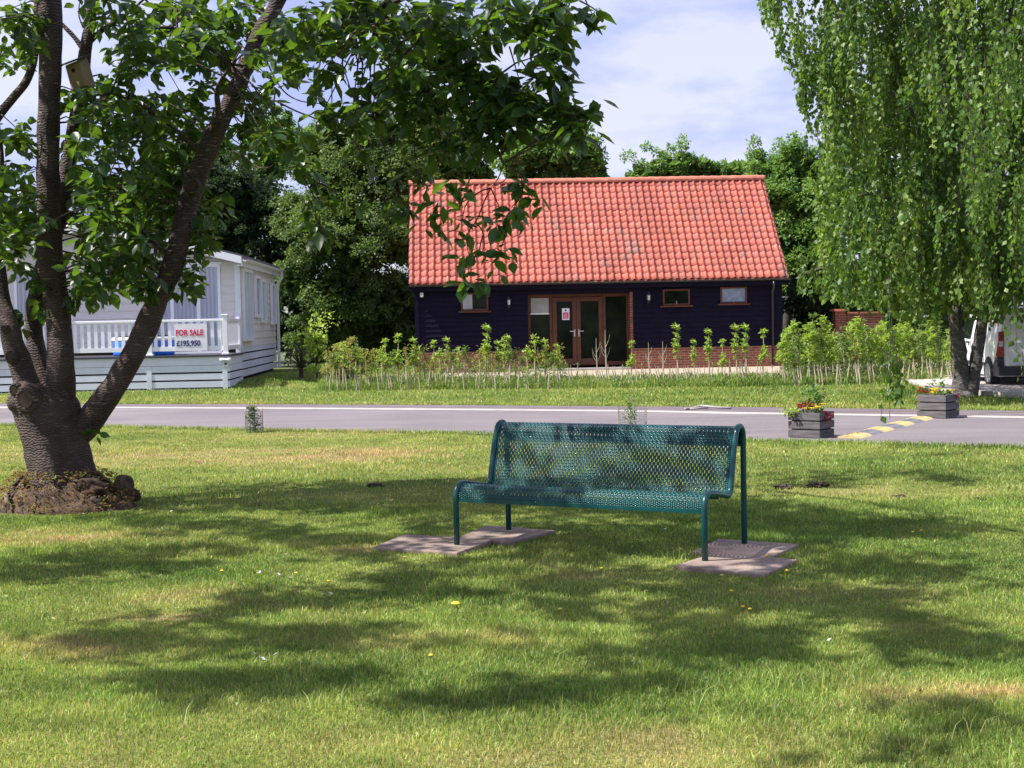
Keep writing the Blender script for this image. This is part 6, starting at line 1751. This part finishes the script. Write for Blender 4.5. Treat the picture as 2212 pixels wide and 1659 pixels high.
# clover patches and fallen leaves
n = 9000; x, y = scatter(n, 4.3, 15); ok = (fbm(x*1.9+30, y*2.1+11, 3) > .60) & mask(x, y) & (y < near_y(x)-.2); x, y = x[ok], y[ok]; n = len(x)
a_ = leaves('clover', np.stack([x, y, rng.uniform(.012,.030,n)],1), np.stack([rng.normal(0,1,n), rng.normal(0,1,n), rng.uniform(-.1,.4,n)],1), rng.uniform(.012,.024,n), .9, DIAM, MATS['weed_leaf'], None, np.clip(rng.normal(.15,.2,n),0,1)); tag(a_, 'low dark green clover patches in the lawn', 'clover', None, 'stuff')
n = 170; x = rng.normal(-1.2, 2.6, n); y = rng.normal(9.8, 2.6, n); ok = (y > 4.6) & (y < 16); x, y = x[ok], y[ok]; n = len(x)
a_ = leaves('fallen_leaves', np.stack([x, y, rng.uniform(.02,.034,n)],1), np.stack([rng.normal(0,1,n), rng.normal(0,1,n), rng.uniform(-.15,.25,n)],1), rng.uniform(.02,.045,n), .5, LEAF, MATS['straw_leaf'], None, np.clip(rng.normal(.3,.4,n),0,1)); tag(a_, 'scattered small brown fallen leaves and petals under the cherry', 'leaves', None, 'stuff')
# roadside edge tufts and the far verge
x, y = scatter(9000, 15, 24, 1.0); y = near_y(x) - rng.exponential(.06, len(x)) + .02
blades('road_edge_grass', 'ragged grass fringe along the near edge of the road', np.stack([x, y, np.zeros(len(x))],1), rng.uniform(.03,.085,len(x)), .008)
n = 90000; d = rng.uniform(20, 37, n); x = rng.uniform(-1,1,n)*(d*1106/FPX+1.2); ok = (d > far_y(x)+.0)
gd = np.array([gnd(700,812).y])
x, d = x[ok], d[ok]; blades('verge_grass', 'rough verge grass between the road and the young hedge', np.stack([x, d, np.zeros(len(x))],1), rng.uniform(.03,.075,len(x)), .013)
n = 34000; q_ = rng.uniform(690, 2040, n); e_ = np.array([hy(a) for a in q_]) + rng.uniform(-11, 3, n)
G_ = np.array([tuple(gnd(a, c)) for a, c in zip(q_, e_)]); hh_ = rng.uniform(.08, .28, n)*(.5+.9*fbm(G_[:,0]*1.7, G_[:,1]*1.7, 3))
blades('tall_grass', 'unmown tall pale grass standing among the stems of the young hedge', G_, hh_, .014, lean=.3)
n = 26000; x, y = scatter(n, 20, 30, 1.0); y = far_y(x) + rng.exponential(.35, n)
blades('verge_straw', 'dry straw coloured cut grass along the verge edge', np.stack([x, y, np.zeros(len(x))],1), rng.uniform(.02,.07,len(x)), .012)
n = 16000; x = rng.uniform(-9, -2, n); y = rng.uniform(36, 50, n); ok = ~((x < -6.6) | False); x, y = x[ok], y[ok]
blades('shaded_grass', 'grass in the shade beside the mobile home', np.stack([x, y, np.zeros(len(x))],1), rng.uniform(.04,.09,len(x)), .02)

# ================================================================== LAWN FLOWERS, PETALS, CLODS
def dandelion(P, first=[None]):
    if first[0] is None:
        r = thing('dandelion', 'x', 'flower'); b = MB(); b.tube([(0,0,0),(.005,0,.02),(0,0,.032)], .0015, 4); b.build('stalk', MATS['weed_leaf'], r)
        b = MB(); b.lathe([(.003,.030),(.009,.034),(.011,.037),(.007,.041),(0,.042)], n=10); b.build('flower_head', MATS['petal_yellow'], r); first[0] = r
        r.location = P; o = r
    else:
        o = copy_thing(first[0], P, random.uniform(0,6), (1,1,1), 'x')
    o['label'] = 'small yellow flower growing in the mown lawn'; o['group'] = 'yellow flowers dotted over the lawn'; return o
for p_ in [(985,1330),(931,1432),(710,1268),(1236,1213),(1657,1200+12),(1580,1290),(1620,1330),(1605,1325),(1990,1157),(1972,1160),(1300,1240),(480,1245),(875,1215),(1700,1245),(1210,1330),(640,1250)]:
    g = gnd(*p_); o = dandelion(g)
    if p_ == (985,1330): o.scale = (2.2,2.2,1.8)
fst = None
for p_ in [(160,1268),(700,1290),(712,1288),(740,1293),(560,1241),(600,1246),(565,1430),(572,1434),(548,1420),(600,1420),(680,1430),(1440,1147),(1010,1125),(1750,1165),(2155,1380),(1795,1390),(1830,1287),(372,1108),(180,1120)]:
    g = gnd(*p_)
    if fst is None:
        b = MB(); b.tube([(0,0,.0),(0,0,.03)], .0015, 4)
        for q in range(8):
            a_ = q*math.pi/4; b.add([(0,0,.03),(.014*math.cos(a_-.3),.014*math.sin(a_-.3),.036),(.018*math.cos(a_),.018*math.sin(a_),.034),(.014*math.cos(a_+.3),.014*math.sin(a_+.3),.036)],[(0,1,2,3)])
        fst = b.build('daisy', MATS['petal_white']); o = fst
    else: o = fst.copy(); COL.objects.link(o)
    o.location = g; o.rotation_euler = (.5, 0, random.uniform(0,6)); o.scale = (.75,.75,.6)
    tag(o, 'small white daisy or fallen petal lying in the grass', 'flower', 'white daisies scattered over the lawn')
for (p_, s, lb) in (((1690,1056),1.0,'crumbly brown earth clod on the lawn, left one of the pair right of the bench'),((1768,1052),1.15,'crumbly brown earth clod on the lawn, right one of the pair right of the bench'),((1942,1077),.7,'small dark earth clod in the dry patch at the right'),((2115,1082),.6,'flat brown earth clod near the right edge of the lawn'),((810,1052),.9,'pale brown earth clod on the shadow edge left of the bench')):
    g = gnd(*p_); bm = bmesh.new(); bmesh.ops.create_icosphere(bm, subdivisions=3, radius=1)
    for v in bm.verts:
        n_ = .55 + .8*random.random(); v.co = Vector((v.co.x*.08*n_, v.co.y*.06*n_, v.co.z*.028*n_))*s
    me = bpy.data.meshes.new('earth_clod'); bm.to_mesh(me); bm.free(); o = link('earth_clod', me, MATS['soil']); o.location = g + Vector((0,0,.012)); tag(o, lb, 'clod')
